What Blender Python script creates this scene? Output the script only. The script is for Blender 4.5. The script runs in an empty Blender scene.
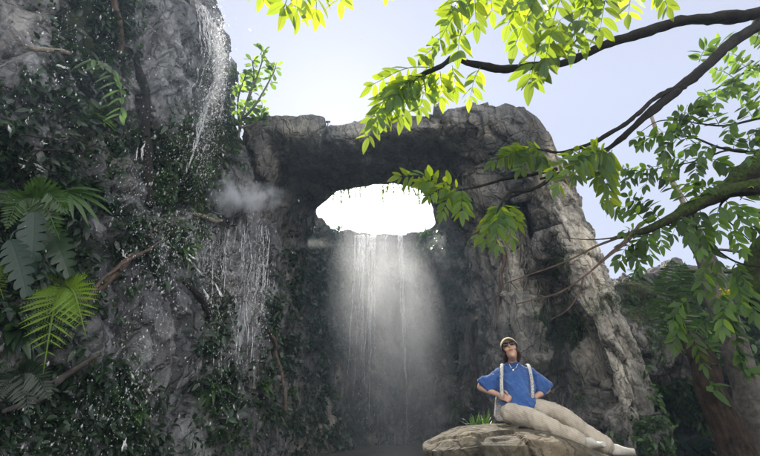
import bpy, math, random
import numpy as np
from mathutils import Vector, Matrix, Quaternion
from mathutils.bvhtree import BVHTree
random.seed(7); rng = np.random.default_rng(7)
R = math.radians
sc = bpy.context.scene; COL = sc.collection

# ------------------------------------------------------------------ camera
CAM = Vector((0, 0, 1.3)); TH = R(22); FP = 420.0
cd = bpy.data.cameras.new('camera'); cam = bpy.data.objects.new('camera', cd); COL.objects.link(cam)
cam.location = CAM; cam.rotation_euler = (R(90) + TH, 0, 0)
cd.sensor_width = 36; cd.lens = 36 * FP / 760; cd.clip_start = 0.05; cd.clip_end = 2000
sc.camera = cam
def ray(px, py):
    d = (px - 380) / FP; e = (228 - py) / FP
    return Vector((d, math.cos(TH) - e * math.sin(TH), math.sin(TH) + e * math.cos(TH)))
def P(px, py, Y):                      # point of the place at distance Y north of the viewer
    r = ray(px, py); return CAM + r * (Y / r.y)
def mpp(p):                            # metres per photo pixel at point p
    v = p - CAM; return (v.y * math.cos(TH) + v.z * math.sin(TH)) / FP

# ------------------------------------------------------------------ light
SUN_EL, SUN_AZ = 37.0, -7.0
s = Vector((math.sin(R(SUN_AZ)) * math.cos(R(SUN_EL)), math.cos(R(SUN_AZ)) * math.cos(R(SUN_EL)), math.sin(R(SUN_EL))))
ld = bpy.data.lights.new('sun', 'SUN'); ld.energy = 5.0; ld.angle = R(0.6); ld.color = (1, .95, .86)
lo = bpy.data.objects.new('sun', ld); COL.objects.link(lo); lo.rotation_euler = s.to_track_quat('Z', 'Y').to_euler()
w = bpy.data.worlds.new('World'); sc.world = w; w.use_nodes = True
nt = w.node_tree; bgn = nt.nodes['Background']
sky = nt.nodes.new('ShaderNodeTexSky'); sky.sky_type = 'NISHITA'; sky.sun_disc = False
sky.sun_elevation = R(SUN_EL); sky.sun_rotation = R(SUN_AZ); sky.air_density = 1.0; sky.dust_density = .6; sky.ozone_density = 1.6
mxs = nt.nodes.new('ShaderNodeMixRGB'); mxs.inputs[0].default_value = .84; mxs.inputs[2].default_value = (3.75, 3.9, 4.7, 1)
nt.links.new(sky.outputs[0], mxs.inputs[1]); 
tcn = nt.nodes.new('ShaderNodeTexCoord'); sxn = nt.nodes.new('ShaderNodeSeparateXYZ'); nt.links.new(tcn.outputs['Generated'], sxn.inputs[0])
cn = nt.nodes.new('ShaderNodeTexNoise'); nt.links.new(tcn.outputs['Generated'], cn.inputs['Vector']); cn.inputs['Scale'].default_value = 2.2; cn.inputs['Detail'].default_value = 6
r1 = nt.nodes.new('ShaderNodeMapRange'); nt.links.new(sxn.outputs[1], r1.inputs[0]); r1.inputs[1].default_value = .1; r1.inputs[2].default_value = -.45
r2 = nt.nodes.new('ShaderNodeMapRange'); nt.links.new(cn.outputs['Fac'], r2.inputs[0]); r2.inputs[1].default_value = .4; r2.inputs[2].default_value = .55
mu = nt.nodes.new('ShaderNodeMath'); mu.operation = 'MULTIPLY'; nt.links.new(r1.outputs[0], mu.inputs[0]); nt.links.new(r2.outputs[0], mu.inputs[1])
mxc = nt.nodes.new('ShaderNodeMixRGB'); nt.links.new(mu.outputs[0], mxc.inputs[0]); nt.links.new(mxs.outputs[0], mxc.inputs[1]); mxc.inputs[2].default_value = (17, 16.8, 16.4, 1)   # bright clouds added behind the camera as frontal fill light
nt.links.new(mxc.outputs[0], bgn.inputs[0]); bgn.inputs[1].default_value = 0.105
sc.view_settings.view_transform = 'Standard'; sc.view_settings.look = 'None'; sc.view_settings.gamma = 1
sc.view_settings.use_curve_mapping = False; sc.view_settings.exposure = 0.82
try:
    cy = sc.cycles; cy.use_denoising = True; cy.max_bounces = 8; cy.diffuse_bounces = 3; cy.glossy_bounces = 2
    cy.transmission_bounces = 4; cy.transparent_max_bounces = 24; cy.volume_bounces = 2; cy.volume_max_steps = 96
    cy.sample_clamp_indirect = 6; cy.caustics_reflective = False; cy.caustics_refractive = False
except Exception: pass

# ------------------------------------------------------------------ noise
def _h(ix, iy, iz, sd):
    n = (ix.astype(np.int64) * 374761393 + iy.astype(np.int64) * 668265263 + iz.astype(np.int64) * 2147483647 + sd * 144269504) & 0xffffffff
    n = ((n ^ (n >> 13)) * 1274126177) & 0xffffffff
    n = ((n ^ (n >> 16)) * 2246822519) & 0xffffffff
    return (n ^ (n >> 15)).astype(np.float64) / 4294967295.0
def vn(p, sd=0):
    i = np.floor(p); f = p - i; i = i.astype(np.int64); u = f * f * f * (f * (f * 6 - 15) + 10); r = 0
    for a in (0, 1):
        for b in (0, 1):
            for c in (0, 1):
                wt = (u[:, 0] if a else 1 - u[:, 0]) * (u[:, 1] if b else 1 - u[:, 1]) * (u[:, 2] if c else 1 - u[:, 2])
                r = r + wt * _h(i[:, 0] + a, i[:, 1] + b, i[:, 2] + c, sd)
    return r * 2 - 1
_rot = np.array(Matrix.Rotation(0.7, 3, Vector((1, 2, .5)).normalized()))
def fbm(p, oc=5, sd=0, g=.5, ridged=False):
    r = 0; a = 1; t = 0
    for k in range(oc):
        v = vn(p, sd + k * 17)
        if ridged: v = 1 - 2 * np.abs(v)
        r = r + a * v; t += a; a *= g; p = p @ _rot.T * 2.03 + 5.1
    return r / t
def worley(p, sd=0):
    i = np.floor(p).astype(np.int64); n = len(p)
    f1 = np.full(n, 9.); f2 = np.full(n, 9.); off = np.zeros((n, 3)); rv = np.zeros((n, 3))
    for a in (-1, 0, 1):
        for b in (-1, 0, 1):
            for c in (-1, 0, 1):
                x, y, z = i[:, 0] + a, i[:, 1] + b, i[:, 2] + c
                q = np.stack([x + _h(x, y, z, sd), y + _h(x, y, z, sd + 1), z + _h(x, y, z, sd + 2)], 1)
                o = p - q; d = np.sqrt((o * o).sum(1)); m = d < f1
                f2 = np.where(m, f1, np.minimum(f2, d)); f1 = np.where(m, d, f1)
                off[m] = o[m]; xm, ym, zm = x[m], y[m], z[m]
                rv[m] = np.stack([_h(xm, ym, zm, sd + 3), _h(xm, ym, zm, sd + 4), _h(xm, ym, zm, sd + 5)], 1) * 2 - 1
    return f1, f2, off, rv
def rock_d(p, big=.45, fac=.4, mid=.16, fine=.05, crack=.1, vs=.55, sd=0):
    wp = p + np.stack([fbm(p * .9, 3, sd + 50), fbm(p * .9, 3, sd + 60), fbm(p * .9, 3, sd + 70)], 1) * .45
    q = wp * np.array([1, 1, vs])
    d = big * fbm(q * .42, 4, sd)
    f1, f2, o, rv = worley(q * .75, sd + 200); d += fac * ((o * rv).sum(1) + .25 * rv[:, 0])
    d -= crack * np.exp(-(f2 - f1) * 14)
    f1, f2, o, rv = worley(q * 2.0, sd + 300); d += fac * .36 * ((o * rv).sum(1) + .25 * rv[:, 0])
    d -= crack * .35 * np.exp(-(f2 - f1) * 12)
    f1, f2, o, rv = worley(q * 5.2, sd + 400); d += fac * .10 * ((o * rv).sum(1) + .3 * rv[:, 0])
    d += mid * fbm(q * 1.5, 4, sd + 20, ridged=True)
    d += fine * fbm(q * 6, 4, sd + 30, .6)
    return d

# ------------------------------------------------------------------ node helpers
class NB:
    def __init__(s_, name):
        s_.m = bpy.data.materials.new(name); s_.m.use_nodes = True; s_.t = s_.m.node_tree; s_.t.nodes.clear()
        s_.out = s_.n('OutputMaterial')
    def n(s_, ty, **kw):
        nd = s_.t.nodes.new('ShaderNode' + ty)
        for k, v in kw.items(): setattr(nd, k, v)
        return nd
    def set(s_, inp, v):
        if isinstance(v, bpy.types.NodeSocket): s_.t.links.new(v, inp)
        elif v is not None:
            if isinstance(v, (tuple, list)) and len(v) == 3 and inp.type == 'RGBA': v = (*v, 1)
            inp.default_value = v
    def noise(s_, vec, scale, detail=6, rough=.55, dist=0):
        nd = s_.n('TexNoise'); s_.set(nd.inputs['Vector'], vec); nd.inputs['Scale'].default_value = scale
        nd.inputs['Detail'].default_value = detail; nd.inputs['Roughness'].default_value = rough; nd.inputs['Distortion'].default_value = dist
        return nd.outputs['Fac']
    def ramp(s_, f, stops):
        nd = s_.n('ValToRGB'); s_.set(nd.inputs[0], f); e = nd.color_ramp.elements
        while len(e) < len(stops): e.new(.5)
        for k, (p, c) in enumerate(stops):
            e[k].position = p; e[k].color = (*c, 1) if isinstance(c, tuple) else (c, c, c, 1)
        return nd.outputs[0]
    def mix(s_, f, a, b, mode='MIX'):
        nd = s_.n('MixRGB', blend_type=mode); s_.set(nd.inputs[0], f); s_.set(nd.inputs[1], a); s_.set(nd.inputs[2], b); return nd.outputs[0]
    def math(s_, op, a, b=0., c=None, clamp=False):
        nd = s_.n('Math', operation=op, use_clamp=clamp); s_.set(nd.inputs[0], a); s_.set(nd.inputs[1], b)
        if c is not None: s_.set(nd.inputs[2], c)
        return nd.outputs[0]
    def map(s_, vec, scale=(1, 1, 1), rot=(0, 0, 0)):
        nd = s_.n('Mapping'); s_.set(nd.inputs[0], vec); nd.inputs['Scale'].default_value = scale; nd.inputs['Rotation'].default_value = rot; return nd.outputs[0]
    def pos(s_): return s_.n('NewGeometry').outputs['Position']
    def obj(s_): return s_.n('TexCoord').outputs['Object']
    def attr(s_, name): return s_.n('Attribute', attribute_name=name).outputs['Fac']
    def bump(s_, h, st=.5, dist=.05, nrm=None):
        nd = s_.n('Bump'); s_.set(nd.inputs['Height'], h); nd.inputs['Strength'].default_value = st; nd.inputs['Distance'].default_value = dist
        if nrm is not None: s_.set(nd.inputs['Normal'], nrm)
        return nd.outputs[0]
    def bsdf(s_, col, rough=.8, nrm=None, spec=.3, **kw):
        nd = s_.n('BsdfPrincipled'); s_.set(nd.inputs['Base Color'], col); s_.set(nd.inputs['Roughness'], rough)
        nd.inputs['Specular IOR Level'].default_value = spec
        for k, v in kw.items(): s_.set(nd.inputs[k], v)
        if nrm is not None: s_.set(nd.inputs['Normal'], nrm)
        return nd.outputs[0]
    def done(s_, sh): s_.t.links.new(sh, s_.out.inputs['Surface']); return s_.m

def rock_mat(name, dark, mid, light, rough=(.7, .95), wet=0, mossc=((.012, .022, .006), (.05, .085, .015))):
    b = NB(name); p = b.pos()
    n1 = b.noise(p, .55, 8, .6, .6); n2 = b.noise(b.map(p, (2.2, 2.2, .45)), 1.0, 8, .65, .8); n3 = b.noise(p, 9, 8, .7)
    c = b.ramp(b.math('ADD', b.math('MULTIPLY', n1, .5), b.math('MULTIPLY', n2, .5)), [(.36, dark), (.5, mid), (.64, light)])
    c = b.mix(.55, c, b.ramp(n3, [(.34, .3), (.66, 1.5)]), 'MULTIPLY')
    tan = b.ramp(b.noise(b.map(p, (1, 1, .5)), .8, 5, .6, 1.0), [(.5, 0.), (.68, 1.)])
    c = b.mix(b.math('MULTIPLY', tan, .38), c, b.mix(1, c, (1.25, 1.0, .74), 'MULTIPLY'))
    stk = b.ramp(b.noise(b.map(p, (5, 5, .35)), 1, 6, .6, .5), [(.52, 0.), (.66, 1.)])
    c = b.mix(b.math('MULTIPLY', stk, .6), c, b.mix(1, c, (.35, .36, .36), 'MULTIPLY'))
    pale = b.ramp(b.noise(p, 2.6, 9, .75, 1.5), [(.58, 0.), (.72, 1.)])
    c = b.mix(b.math('MULTIPLY', pale, .35), c, light)
    vo = b.n('TexVoronoi', feature='DISTANCE_TO_EDGE'); b.set(vo.inputs['Vector'], b.n('VectorMath', operation='ADD').outputs[0]);
    va = vo.inputs['Vector'].links[0].from_node
    nz = b.n('TexNoise'); b.set(nz.inputs['Vector'], p); nz.inputs['Scale'].default_value = 1.5; nz.inputs['Detail'].default_value = 5
    b.set(va.inputs[0], b.map(p, (1, 1, .5))); b.set(va.inputs[1], nz.outputs['Color']); vo.inputs['Scale'].default_value = 1.3
    ck = b.ramp(vo.outputs['Distance'], [(0., 1.), (.035, 0.)])
    c = b.mix(b.math('MULTIPLY', ck, .45), c, b.mix(1, c, (.3, .28, .26), 'MULTIPLY'))
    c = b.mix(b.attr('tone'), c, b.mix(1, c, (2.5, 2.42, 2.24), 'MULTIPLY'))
    mo = b.attr('moss'); mn = b.noise(p, 5, 8, .75)
    mm = b.ramp(b.math('ADD', mo, b.math('MULTIPLY', b.math('SUBTRACT', mn, .5), 1.5)), [(.42, 0.), (.58, 1.)])
    mc = b.ramp(b.noise(p, 14, 6, .7), [(.35, mossc[0]), (.68, mossc[1])])
    c = b.mix(mm, c, mc)
    h = b.math('ADD', b.math('MULTIPLY', n3, .6), b.math('MULTIPLY', b.noise(p, 34, 6, .7), .22))
    h = b.math('ADD', h, b.math('MULTIPLY', b.noise(b.map(p, (1, 1, .6)), 3.2, 8, .62, 1.2), 1.3))
    h = b.math('SUBTRACT', h, b.math('MULTIPLY', ck, .35))
    h = b.math('ADD', h, b.math('MULTIPLY', b.math('MULTIPLY', mm, b.noise(p, 45, 4, .8)), .8))
    v2 = b.n('TexVoronoi', feature='DISTANCE_TO_EDGE'); b.set(v2.inputs['Vector'], b.mix(.12, b.map(p, (1, 1, .45), (.2, .3, .1)), nz.outputs['Color'])); v2.inputs['Scale'].default_value = 4.5
    h = b.math('ADD', h, b.math('MULTIPLY', b.ramp(v2.outputs['Distance'], [(0., 0.), (.09, 1.)]), .4))
    rr = b.ramp(n2, [(.4, rough[0]), (.6, rough[1])]); rr = b.mix(mm, rr, (1, 1, 1))
    return b.done(b.bsdf(c, rr, b.bump(h, 1., .12), .35 + .25 * wet))

def leaf_mat(name, base, trans, tw=.5, rough=.42, vein=.35, spec=.5):
    b = NB(name); uv = b.n('UVMap', uv_map='uv').outputs[0]; sx = b.n('SeparateXYZ'); b.set(sx.inputs[0], uv)
    v = b.math('ABSOLUTE', b.math('SUBTRACT', sx.outputs[0], .5)); mid = b.ramp(v, [(0., 1.), (.07, 0.)])
    wv = b.math('SINE', b.math('MULTIPLY', b.math('SUBTRACT', sx.outputs[1], b.math('MULTIPLY', v, .35)), 62))
    wv = b.ramp(wv, [(.6, 0.), (1., 1.)]); vn_ = b.math('ADD', mid, b.math('MULTIPLY', wv, .35), clamp=True)
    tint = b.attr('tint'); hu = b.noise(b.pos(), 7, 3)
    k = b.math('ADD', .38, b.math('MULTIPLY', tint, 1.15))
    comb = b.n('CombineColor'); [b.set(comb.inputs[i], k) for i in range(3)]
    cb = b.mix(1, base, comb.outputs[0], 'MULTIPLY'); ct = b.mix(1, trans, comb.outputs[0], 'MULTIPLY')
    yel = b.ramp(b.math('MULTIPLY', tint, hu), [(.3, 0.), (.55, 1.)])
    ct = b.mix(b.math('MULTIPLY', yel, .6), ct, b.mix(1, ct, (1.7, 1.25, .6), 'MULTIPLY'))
    ct = b.mix(b.math('MULTIPLY', vn_, vein), ct, b.mix(1, ct, (.35, .45, .4), 'MULTIPLY'))
    cb = b.mix(b.math('MULTIPLY', vn_, vein * .6), cb, b.mix(1, cb, (1.5, 1.4, 1.2), 'MULTIPLY'))
    nr = b.bump(vn_, .25, .004)
    d = b.bsdf(cb, rough, nr, spec); t = b.n('BsdfTranslucent'); b.set(t.inputs[0], ct)
    mx = b.n('MixShader'); mx.inputs[0].default_value = tw; b.t.links.new(d, mx.inputs[1]); b.t.links.new(t.outputs[0], mx.inputs[2])
    return b.done(mx.outputs[0])

def bark_mat(name, dark, light, moss=0., sc_=14, st=.9, stretch=.25):
    b = NB(name); p = b.obj(); q = b.n('UVMap', uv_map='uv').outputs[0]
    n = b.noise(b.map(q, (5, 3, 1)), 2.2, 8, .7, 1.0); n2 = b.noise(p, sc_, 7, .7, .5)
    f = b.math('ADD', b.math('MULTIPLY', n, .5), b.math('MULTIPLY', n2, .5))
    c = b.ramp(f, [(.38, dark), (.62, light)])
    g = b.n('NewGeometry'); sz = b.n('SeparateXYZ'); b.set(sz.inputs[0], g.outputs['Normal'])
    mm = b.ramp(b.math('ADD', b.math('MULTIPLY', sz.outputs[2], .3), b.noise(p, 5, 6, .7)), [(.75 - moss * .5, 0.), (.85 - moss * .5, 1.)])
    mc = b.ramp(b.noise(p, 40, 4, .7), [(.35, (.012, .02, .005)), (.7, (.06, .09, .015))])
    c = b.mix(mm if moss > 0 else 0., c, mc)
    return b.done(b.bsdf(c, .85, b.bump(f, st, .03), .2))

def plain(name, col, rough=.7, nscale=30, var=.25, bump=.15, spec=.4, **kw):
    b = NB(name); n = b.noise(b.obj(), nscale, 5, .6)
    c = b.mix(1, col, b.ramp(n, [(.3, 1 - var), (.7, 1 + var * .6)]), 'MULTIPLY')
    return b.done(b.bsdf(c, rough, b.bump(n, bump, .01), spec, **kw))

# ------------------------------------------------------------------ object helpers
def props(o, label=None, cat=None, group=None, kind=None):
    if label: o['label'] = label
    if cat: o['category'] = cat
    if group: o['group'] = group
    if kind: o['kind'] = kind
    return o
def thing(name, loc, label, cat, group=None, kind=None):
    o = bpy.data.objects.new(name, None); COL.objects.link(o); o.location = loc; o.empty_display_size = .1
    return props(o, label, cat, group, kind)
class MB:
    def __init__(s_): s_.v = []; s_.f = []; s_.uv = []; s_.t = []
    def add(s_, vs, fs, uvs=None, tint=.5):
        o = len(s_.v); s_.v.extend([tuple(v) for v in vs]); s_.f.extend([tuple(i + o for i in f) for f in fs])
        s_.uv.extend(uvs if uvs else [(.5, .5)] * len(vs)); s_.t.extend([tint] * len(vs))
    def build(s_, name, mat, parent=None, smooth=True, org=None):
        if org is None:
            if parent is not None: org = Vector(parent.location)
            else:
                a = np.array(s_.v); org = Vector((float(a[:, 0].mean()), float(a[:, 1].mean()), float(a[:, 2].min())))
        me = bpy.data.meshes.new(name); ar = np.array(s_.v, dtype=np.float64) - np.array(org)
        me.from_pydata(ar.tolist(), [], s_.f); me.update()
        me.polygons.foreach_set('use_smooth', [smooth] * len(me.polygons))
        li = np.empty(len(me.loops), dtype=np.int32); me.loops.foreach_get('vertex_index', li)
        ul = me.uv_layers.new(name='uv'); ul.data.foreach_set('uv', np.array(s_.uv, dtype=np.float32)[li].ravel())
        a = me.attributes.new('tint', 'FLOAT', 'POINT'); a.data.foreach_set('value', np.array(s_.t, dtype=np.float32))
        me.materials.append(mat); o = bpy.data.objects.new(name, me); COL.objects.link(o)
        if parent is not None: o.parent = parent
        else: o.location = org
        return o
def cr(pts, n):                        # Catmull-Rom through points
    a = np.array([list(p) for p in pts], float); a = np.vstack([2 * a[0] - a[1], a, 2 * a[-1] - a[-2]]); m = len(a) - 3
    t = np.linspace(0, m - 1e-6, n); i = t.astype(int); f = (t - i)[:, None]
    p0, p1, p2, p3 = a[i], a[i + 1], a[i + 2], a[i + 3]
    return .5 * (2 * p1 + (p2 - p0) * f + (2 * p0 - 5 * p1 + 4 * p2 - p3) * f ** 2 + (3 * p1 - p0 - 3 * p2 + p3) * f ** 3)
def tube(mb, pts, rad, n=30, k=8, wob=.0, tint=.5, lump=0., seed=0, ridge=0.):
    q = cr(pts, n); rr = cr([[r] for r in rad], n)[:, 0] if len(rad) > 2 else np.interp(np.linspace(0, 1, n), np.linspace(0, 1, len(rad)), rad)
    rr = np.maximum(rr, 1e-4)
    if wob: q = q + np.stack([vn(q * 3 + 7 * j, seed + j) for j in range(3)], 1) * wob
    Lc = np.concatenate([[0], np.cumsum(np.linalg.norm(np.diff(q, axis=0), axis=1))]); A = 2 * math.pi * np.arange(k + 1) / k; side = None; D = np.zeros((n, k + 1, 3))
    for i in range(n):
        t = Vector(q[min(i + 1, n - 1)] - q[max(i - 1, 0)]).normalized()
        if side is None: side = t.orthogonal().normalized()
        side = (side - t * side.dot(t)).normalized(); up = t.cross(side)
        D[i] = np.outer(np.cos(A), side) + np.outer(np.sin(A), up)
    RR = np.repeat(rr[:, None], k + 1, 1)
    if lump:
        D[:, -1] = D[:, 0]; pp = (q[:, None] + D * RR[..., None]).reshape(-1, 3); sc2 = 1 / np.maximum(RR, .004).reshape(-1, 1)
        s1 = float(np.median(sc2)); RR = RR * (1 + lump * (vn(pp * .35 * s1, seed) + .6 * vn(pp * s1, seed + 3))).reshape(n, k + 1)
    if ridge:
        pr_ = np.stack([np.cos(A)[None] * 2.6 + Lc[:, None] * 0, np.sin(A)[None] * 2.6 + Lc[:, None] * 0, Lc[:, None] * 2.2 + seed + A[None] * 0], -1).reshape(-1, 3)
        RR = RR * (1 + ridge * fbm(pr_, 4, seed + 9, .6, True)).reshape(n, k + 1)
    V_ = q[:, None] + D * RR[..., None]
    uvs = [(j / k, float(Lc[i])) for i in range(n) for j in range(k + 1)]; fs = []
    for i in range(n - 1):
        for j in range(k):
            a = i * (k + 1) + j; fs.append((a, a + 1, a + k + 2, a + k + 1))
    fs.append(tuple(range(k - 1, -1, -1))); fs.append(tuple((n - 1) * (k + 1) + j for j in range(k)))
    mb.add(V_.reshape(-1, 3).tolist(), fs, uvs, tint); return q
def blade(mb, base, d, nrm, L, W, droop=.15, fold=.25, seg=5, tint=None, shape='oval', waist=.0, down=Vector((0, 0, -1))):
    d = d.normalized(); sd = d.cross(nrm)
    if sd.length < 1e-4: sd = d.orthogonal()
    sd.normalize(); nn = sd.cross(d).normalized(); vs = []; uvs = []; fs = []
    if tint is None: tint = random.random()
    for i in range(seg + 1):
        u = i / seg; c = base + d * (L * u) + down * (droop * L * u * u)
        if shape == 'oval': ww = math.sin(math.pi * min(1, u * .96 + .02) ** .85) ** .8
        elif shape == 'obov': ww = math.sin(math.pi * min(1., u ** 1.5 * .95 + .02)) ** .7
        elif shape == 'strap': ww = min(1, u * 6 + .3) * (1 - u ** 2.5)
        elif shape == 'lobed': ww = math.sin(math.pi * min(1, u * .93 + .05) ** .7) ** .7 * (.3 + .7 * abs(math.sin(u * math.pi * 7)) ** .55)
        elif shape == 'heart': ww = (min(1, u * 5 + .45)) * (1 - u ** 1.6) ** .8
        ww = max(ww, .03) * W / 2
        k = -.10 * L * (abs(math.sin(u * math.pi * 7)) if shape == 'lobed' else 0)
        vs += [c + sd * ww + nn * fold * ww - d * k, c, c - sd * ww + nn * fold * ww - d * k]; uvs += [(0, u), (.5, u), (1, u)]
    for i in range(seg):
        a = i * 3; fs += [(a, a + 1, a + 4, a + 3), (a + 1, a + 2, a + 5, a + 4)]
    mb.add(vs, fs, uvs, tint)
def rv(a=1.): return Vector((random.uniform(-a, a), random.uniform(-a, a), random.uniform(-a, a)))

# ------------------------------------------------------------------ rock sheets
def cr_grid(c, nu, nv, cyc=False):     # c: [rows][cols][3]
    c = np.array(c, float)
    if cyc: c = np.concatenate([c[:, -2:], c, c[:, :3]], 1); m = c.shape[1] - 4
    def along(a, n, cyc_):
        if not cyc_: a = np.concatenate([2 * a[:1] - a[1:2], a, 2 * a[-1:] - a[-2:-1]], 0); m = len(a) - 3; o = 0
        else: m = len(a) - 5; o = 1
        t = np.linspace(0, m - 1e-6, n); i = t.astype(int); f = (t - i)[:, None, None]; i = i + o
        p0, p1, p2, p3 = a[i], a[i + 1], a[i + 2], a[i + 3]
        return .5 * (2 * p1 + (p2 - p0) * f + (2 * p0 - 5 * p1 + 4 * p2 - p3) * f ** 2 + (3 * p1 - p0 - 3 * p2 + p3) * f ** 3)
    g = along(c, nu, False)
    return along(g.transpose(1, 0, 2), nv, cyc).transpose(1, 0, 2)
ROCKS = []
def pix(p):
    d = p - np.array(CAM); c_, s_ = math.cos(TH), math.sin(TH)
    zf = d[..., 1] * c_ + d[..., 2] * s_; up = -d[..., 1] * s_ + d[..., 2] * c_
    return 380 + FP * d[..., 0] / zf, 228 - FP * up / zf
def sheet(name, grid, mat, amp, mossf, flip=False, label=None, tone=None, **kw):
    nu, nv, _ = grid.shape
    du = np.gradient(grid, axis=0); dv = np.gradient(grid, axis=1); N = np.cross(du, dv)
    N /= np.maximum(np.linalg.norm(N, axis=2, keepdims=True), 1e-6)
    if flip: N = -N
    pts = grid.reshape(-1, 3); nn = N.reshape(-1, 3)
    d = rock_d(pts, **kw); a = amp(pts) if callable(amp) else amp
    q = pts + nn * (d * a)[:, None]
    g2 = q.reshape(nu, nv, 3); N2 = np.cross(np.gradient(g2, axis=0), np.gradient(g2, axis=1)); N2 /= np.maximum(np.linalg.norm(N2, axis=2, keepdims=True), 1e-6)
    if flip: N2 = -N2
    moss = mossf(q, N2.reshape(-1, 3))
    idx = np.arange(nu * nv).reshape(nu, nv); f = np.stack([idx[:-1, :-1], idx[:-1, 1:], idx[1:, 1:], idx[1:, :-1]], -1).reshape(-1, 4)
    if not flip: f = f[:, ::-1]
    f = f[:, ::-1] if True else f
    me = bpy.data.meshes.new(name); org = np.array([q[:, 0].mean(), q[:, 1].mean(), q[:, 2].min()])
    me.vertices.add(len(q)); me.vertices.foreach_set('co', (q - org).astype(np.float32).ravel())
    me.loops.add(f.size); me.loops.foreach_set('vertex_index', f.ravel().astype(np.int32))
    me.polygons.add(len(f)); me.polygons.foreach_set('loop_start', np.arange(0, f.size, 4, dtype=np.int32)); me.polygons.foreach_set('loop_total', np.full(len(f), 4, dtype=np.int32))
    me.polygons.foreach_set('use_smooth', np.ones(len(f), bool)); me.update(calc_edges=True); me.validate()
    at = me.attributes.new('moss', 'FLOAT', 'POINT'); at.data.foreach_set('value', moss.astype(np.float32))
    if tone: a2 = me.attributes.new('tone', 'FLOAT', 'POINT'); a2.data.foreach_set('value', np.clip(tone(q), -1, 1).astype(np.float32))
    me.materials.append(mat); o = bpy.data.objects.new(name, me); COL.objects.link(o); o.location = org
    ROCKS.append((q, f)); props(o, label=label, kind='structure'); return o
def gb(px, py, spots):                 # soft spots round places on a rock face
    r = np.zeros_like(px)
    for (x, y, sx, sy, a) in spots: r += a * np.exp(-((px - x) / sx) ** 2 - ((py - y) / sy) ** 2)
    return r

M_left = rock_mat('wet_rock', (.03, .032, .035), (.19, .19, .192), (.52, .53, .54), (.35, .75), 1)
M_arch = rock_mat('arch_rock', (.055, .055, .055), (.18, .172, .158), (.42, .395, .35))
M_ledge = rock_mat('ledge_rock', (.06, .055, .05), (.16, .15, .14), (.3, .28, .26), mossc=((.02, .028, .006), (.12, .13, .03)))

# left cliff
S = [190, 198, 219, 240, 266, 272, 268, 262]; rows = [-170, -50, 60, 140, 240, 330, 420, 530]
YS = [6.9, 6.9, 7.0, 7.3, 7.9, 8.2, 8.2, 8.2]; g = []
for k, (py, sx, ys) in enumerate(zip(rows, S, YS)):
    row = []
    for px, Y in ((-260, 1.6), (-120, 2.3), (-20, 2.9), (50, 3.6), (110, 4.5), (165, 5.6), (sx - 30, ys - .8), (sx - 3, ys), (sx - 8, ys + 1.4), (sx - 60, ys + 3)):
        pxa = np.array([px], float); pya = np.array([py], float)
        Y += float(gb(pxa, pya, [(150, 330, 45, 60, -.55), (20, 60, 50, 90, -.35), (100, 130, 30, 60, .5), (215, 250, 30, 40, .4), (60, 420, 60, 50, .3), (180, 100, 40, 60, .2), (245, 330, 15, 80, -.5)])[0])
        row.append(P(px, py, Y))
    g.append(row)
g = [[p + Vector((-.8, 2.2, .3)) for p in g[0]]] + g
def mo_left(q, N):
    px, py = pix(q); m = .22 * fbm(q * .8, 4, 90) + .18
    m += gb(px, py, [(100, 20, 40, 40, .5), (85, 110, 35, 60, .35), (205, 130, 18, 60, .7), (165, 175, 28, 35, .5), (110, 400, 50, 40, .5), (215, 300, 20, 60, .45), (20, 260, 60, 80, .4), (190, 160, 30, 30, .4), (235, 110, 8, 40, .9), (120, 250, 30, 30, .3)])
    m -= gb(px, py, [(165, 50, 25, 60, .5), (155, 320, 30, 45, .6), (130, 90, 14, 30, .3)])
    return m
cliff = sheet('rock_cliff', cr_grid(g, 430, 420), M_left, .85, mo_left, sd=3, big=.5, fac=.42, mid=.2, fine=.05, label='wet dark rock cliff on the left with moss and falling water')

# arch
sec = [  # outer(px,py,Y) inner(px,py,Y) kind
 ((225, 540, 9.3), (352, 540, 13.0), 0), ((232, 440, 9.3), (348, 440, 13.0), 0), ((235, 340, 9.3), (342, 345, 12.9), 0), ((236, 240, 9.2), (328, 262, 12.6), 0),
 ((238, 165, 9.0), (311, 222, 12.0), 1), ((250, 119, 8.8), (318, 203, 11.3), 1), ((292, 119, 8.7), (338, 191, 10.8), 1), ((340, 125, 8.7), (362, 186, 10.6), 1),
 ((385, 117, 8.6), (386, 184, 10.6), 1), ((435, 111, 8.5), (410, 186, 10.6), 1), ((488, 103, 8.4), (428, 194, 11.0), 1), ((525, 112, 8.3), (437, 210, 11.6), 1),
 ((562, 155, 8.2), (440, 232, 12.2), 2), ((587, 205, 8.1), (446, 262, 12.6), 2), ((614, 265, 8.0), (452, 320, 12.8), 2), ((637, 325, 7.8), (456, 390, 12.8), 2), ((662, 392, 7.6), (458, 460, 12.8), 2), ((662, 455, 7.4), (460, 520, 12.8), 2), ((650, 540, 7.2), (462, 600, 12.8), 2)]
prof = {0: [0, .05, .2, .4, .6, .8, 1], 1: [0, -.1, -.06, .12, .36, .68, 1], 2: [0, -.08, -.03, .32, .26, .5, 1]}
ts = [0, .12, .26, .42, .58, .8, 1]; g = []
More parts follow.
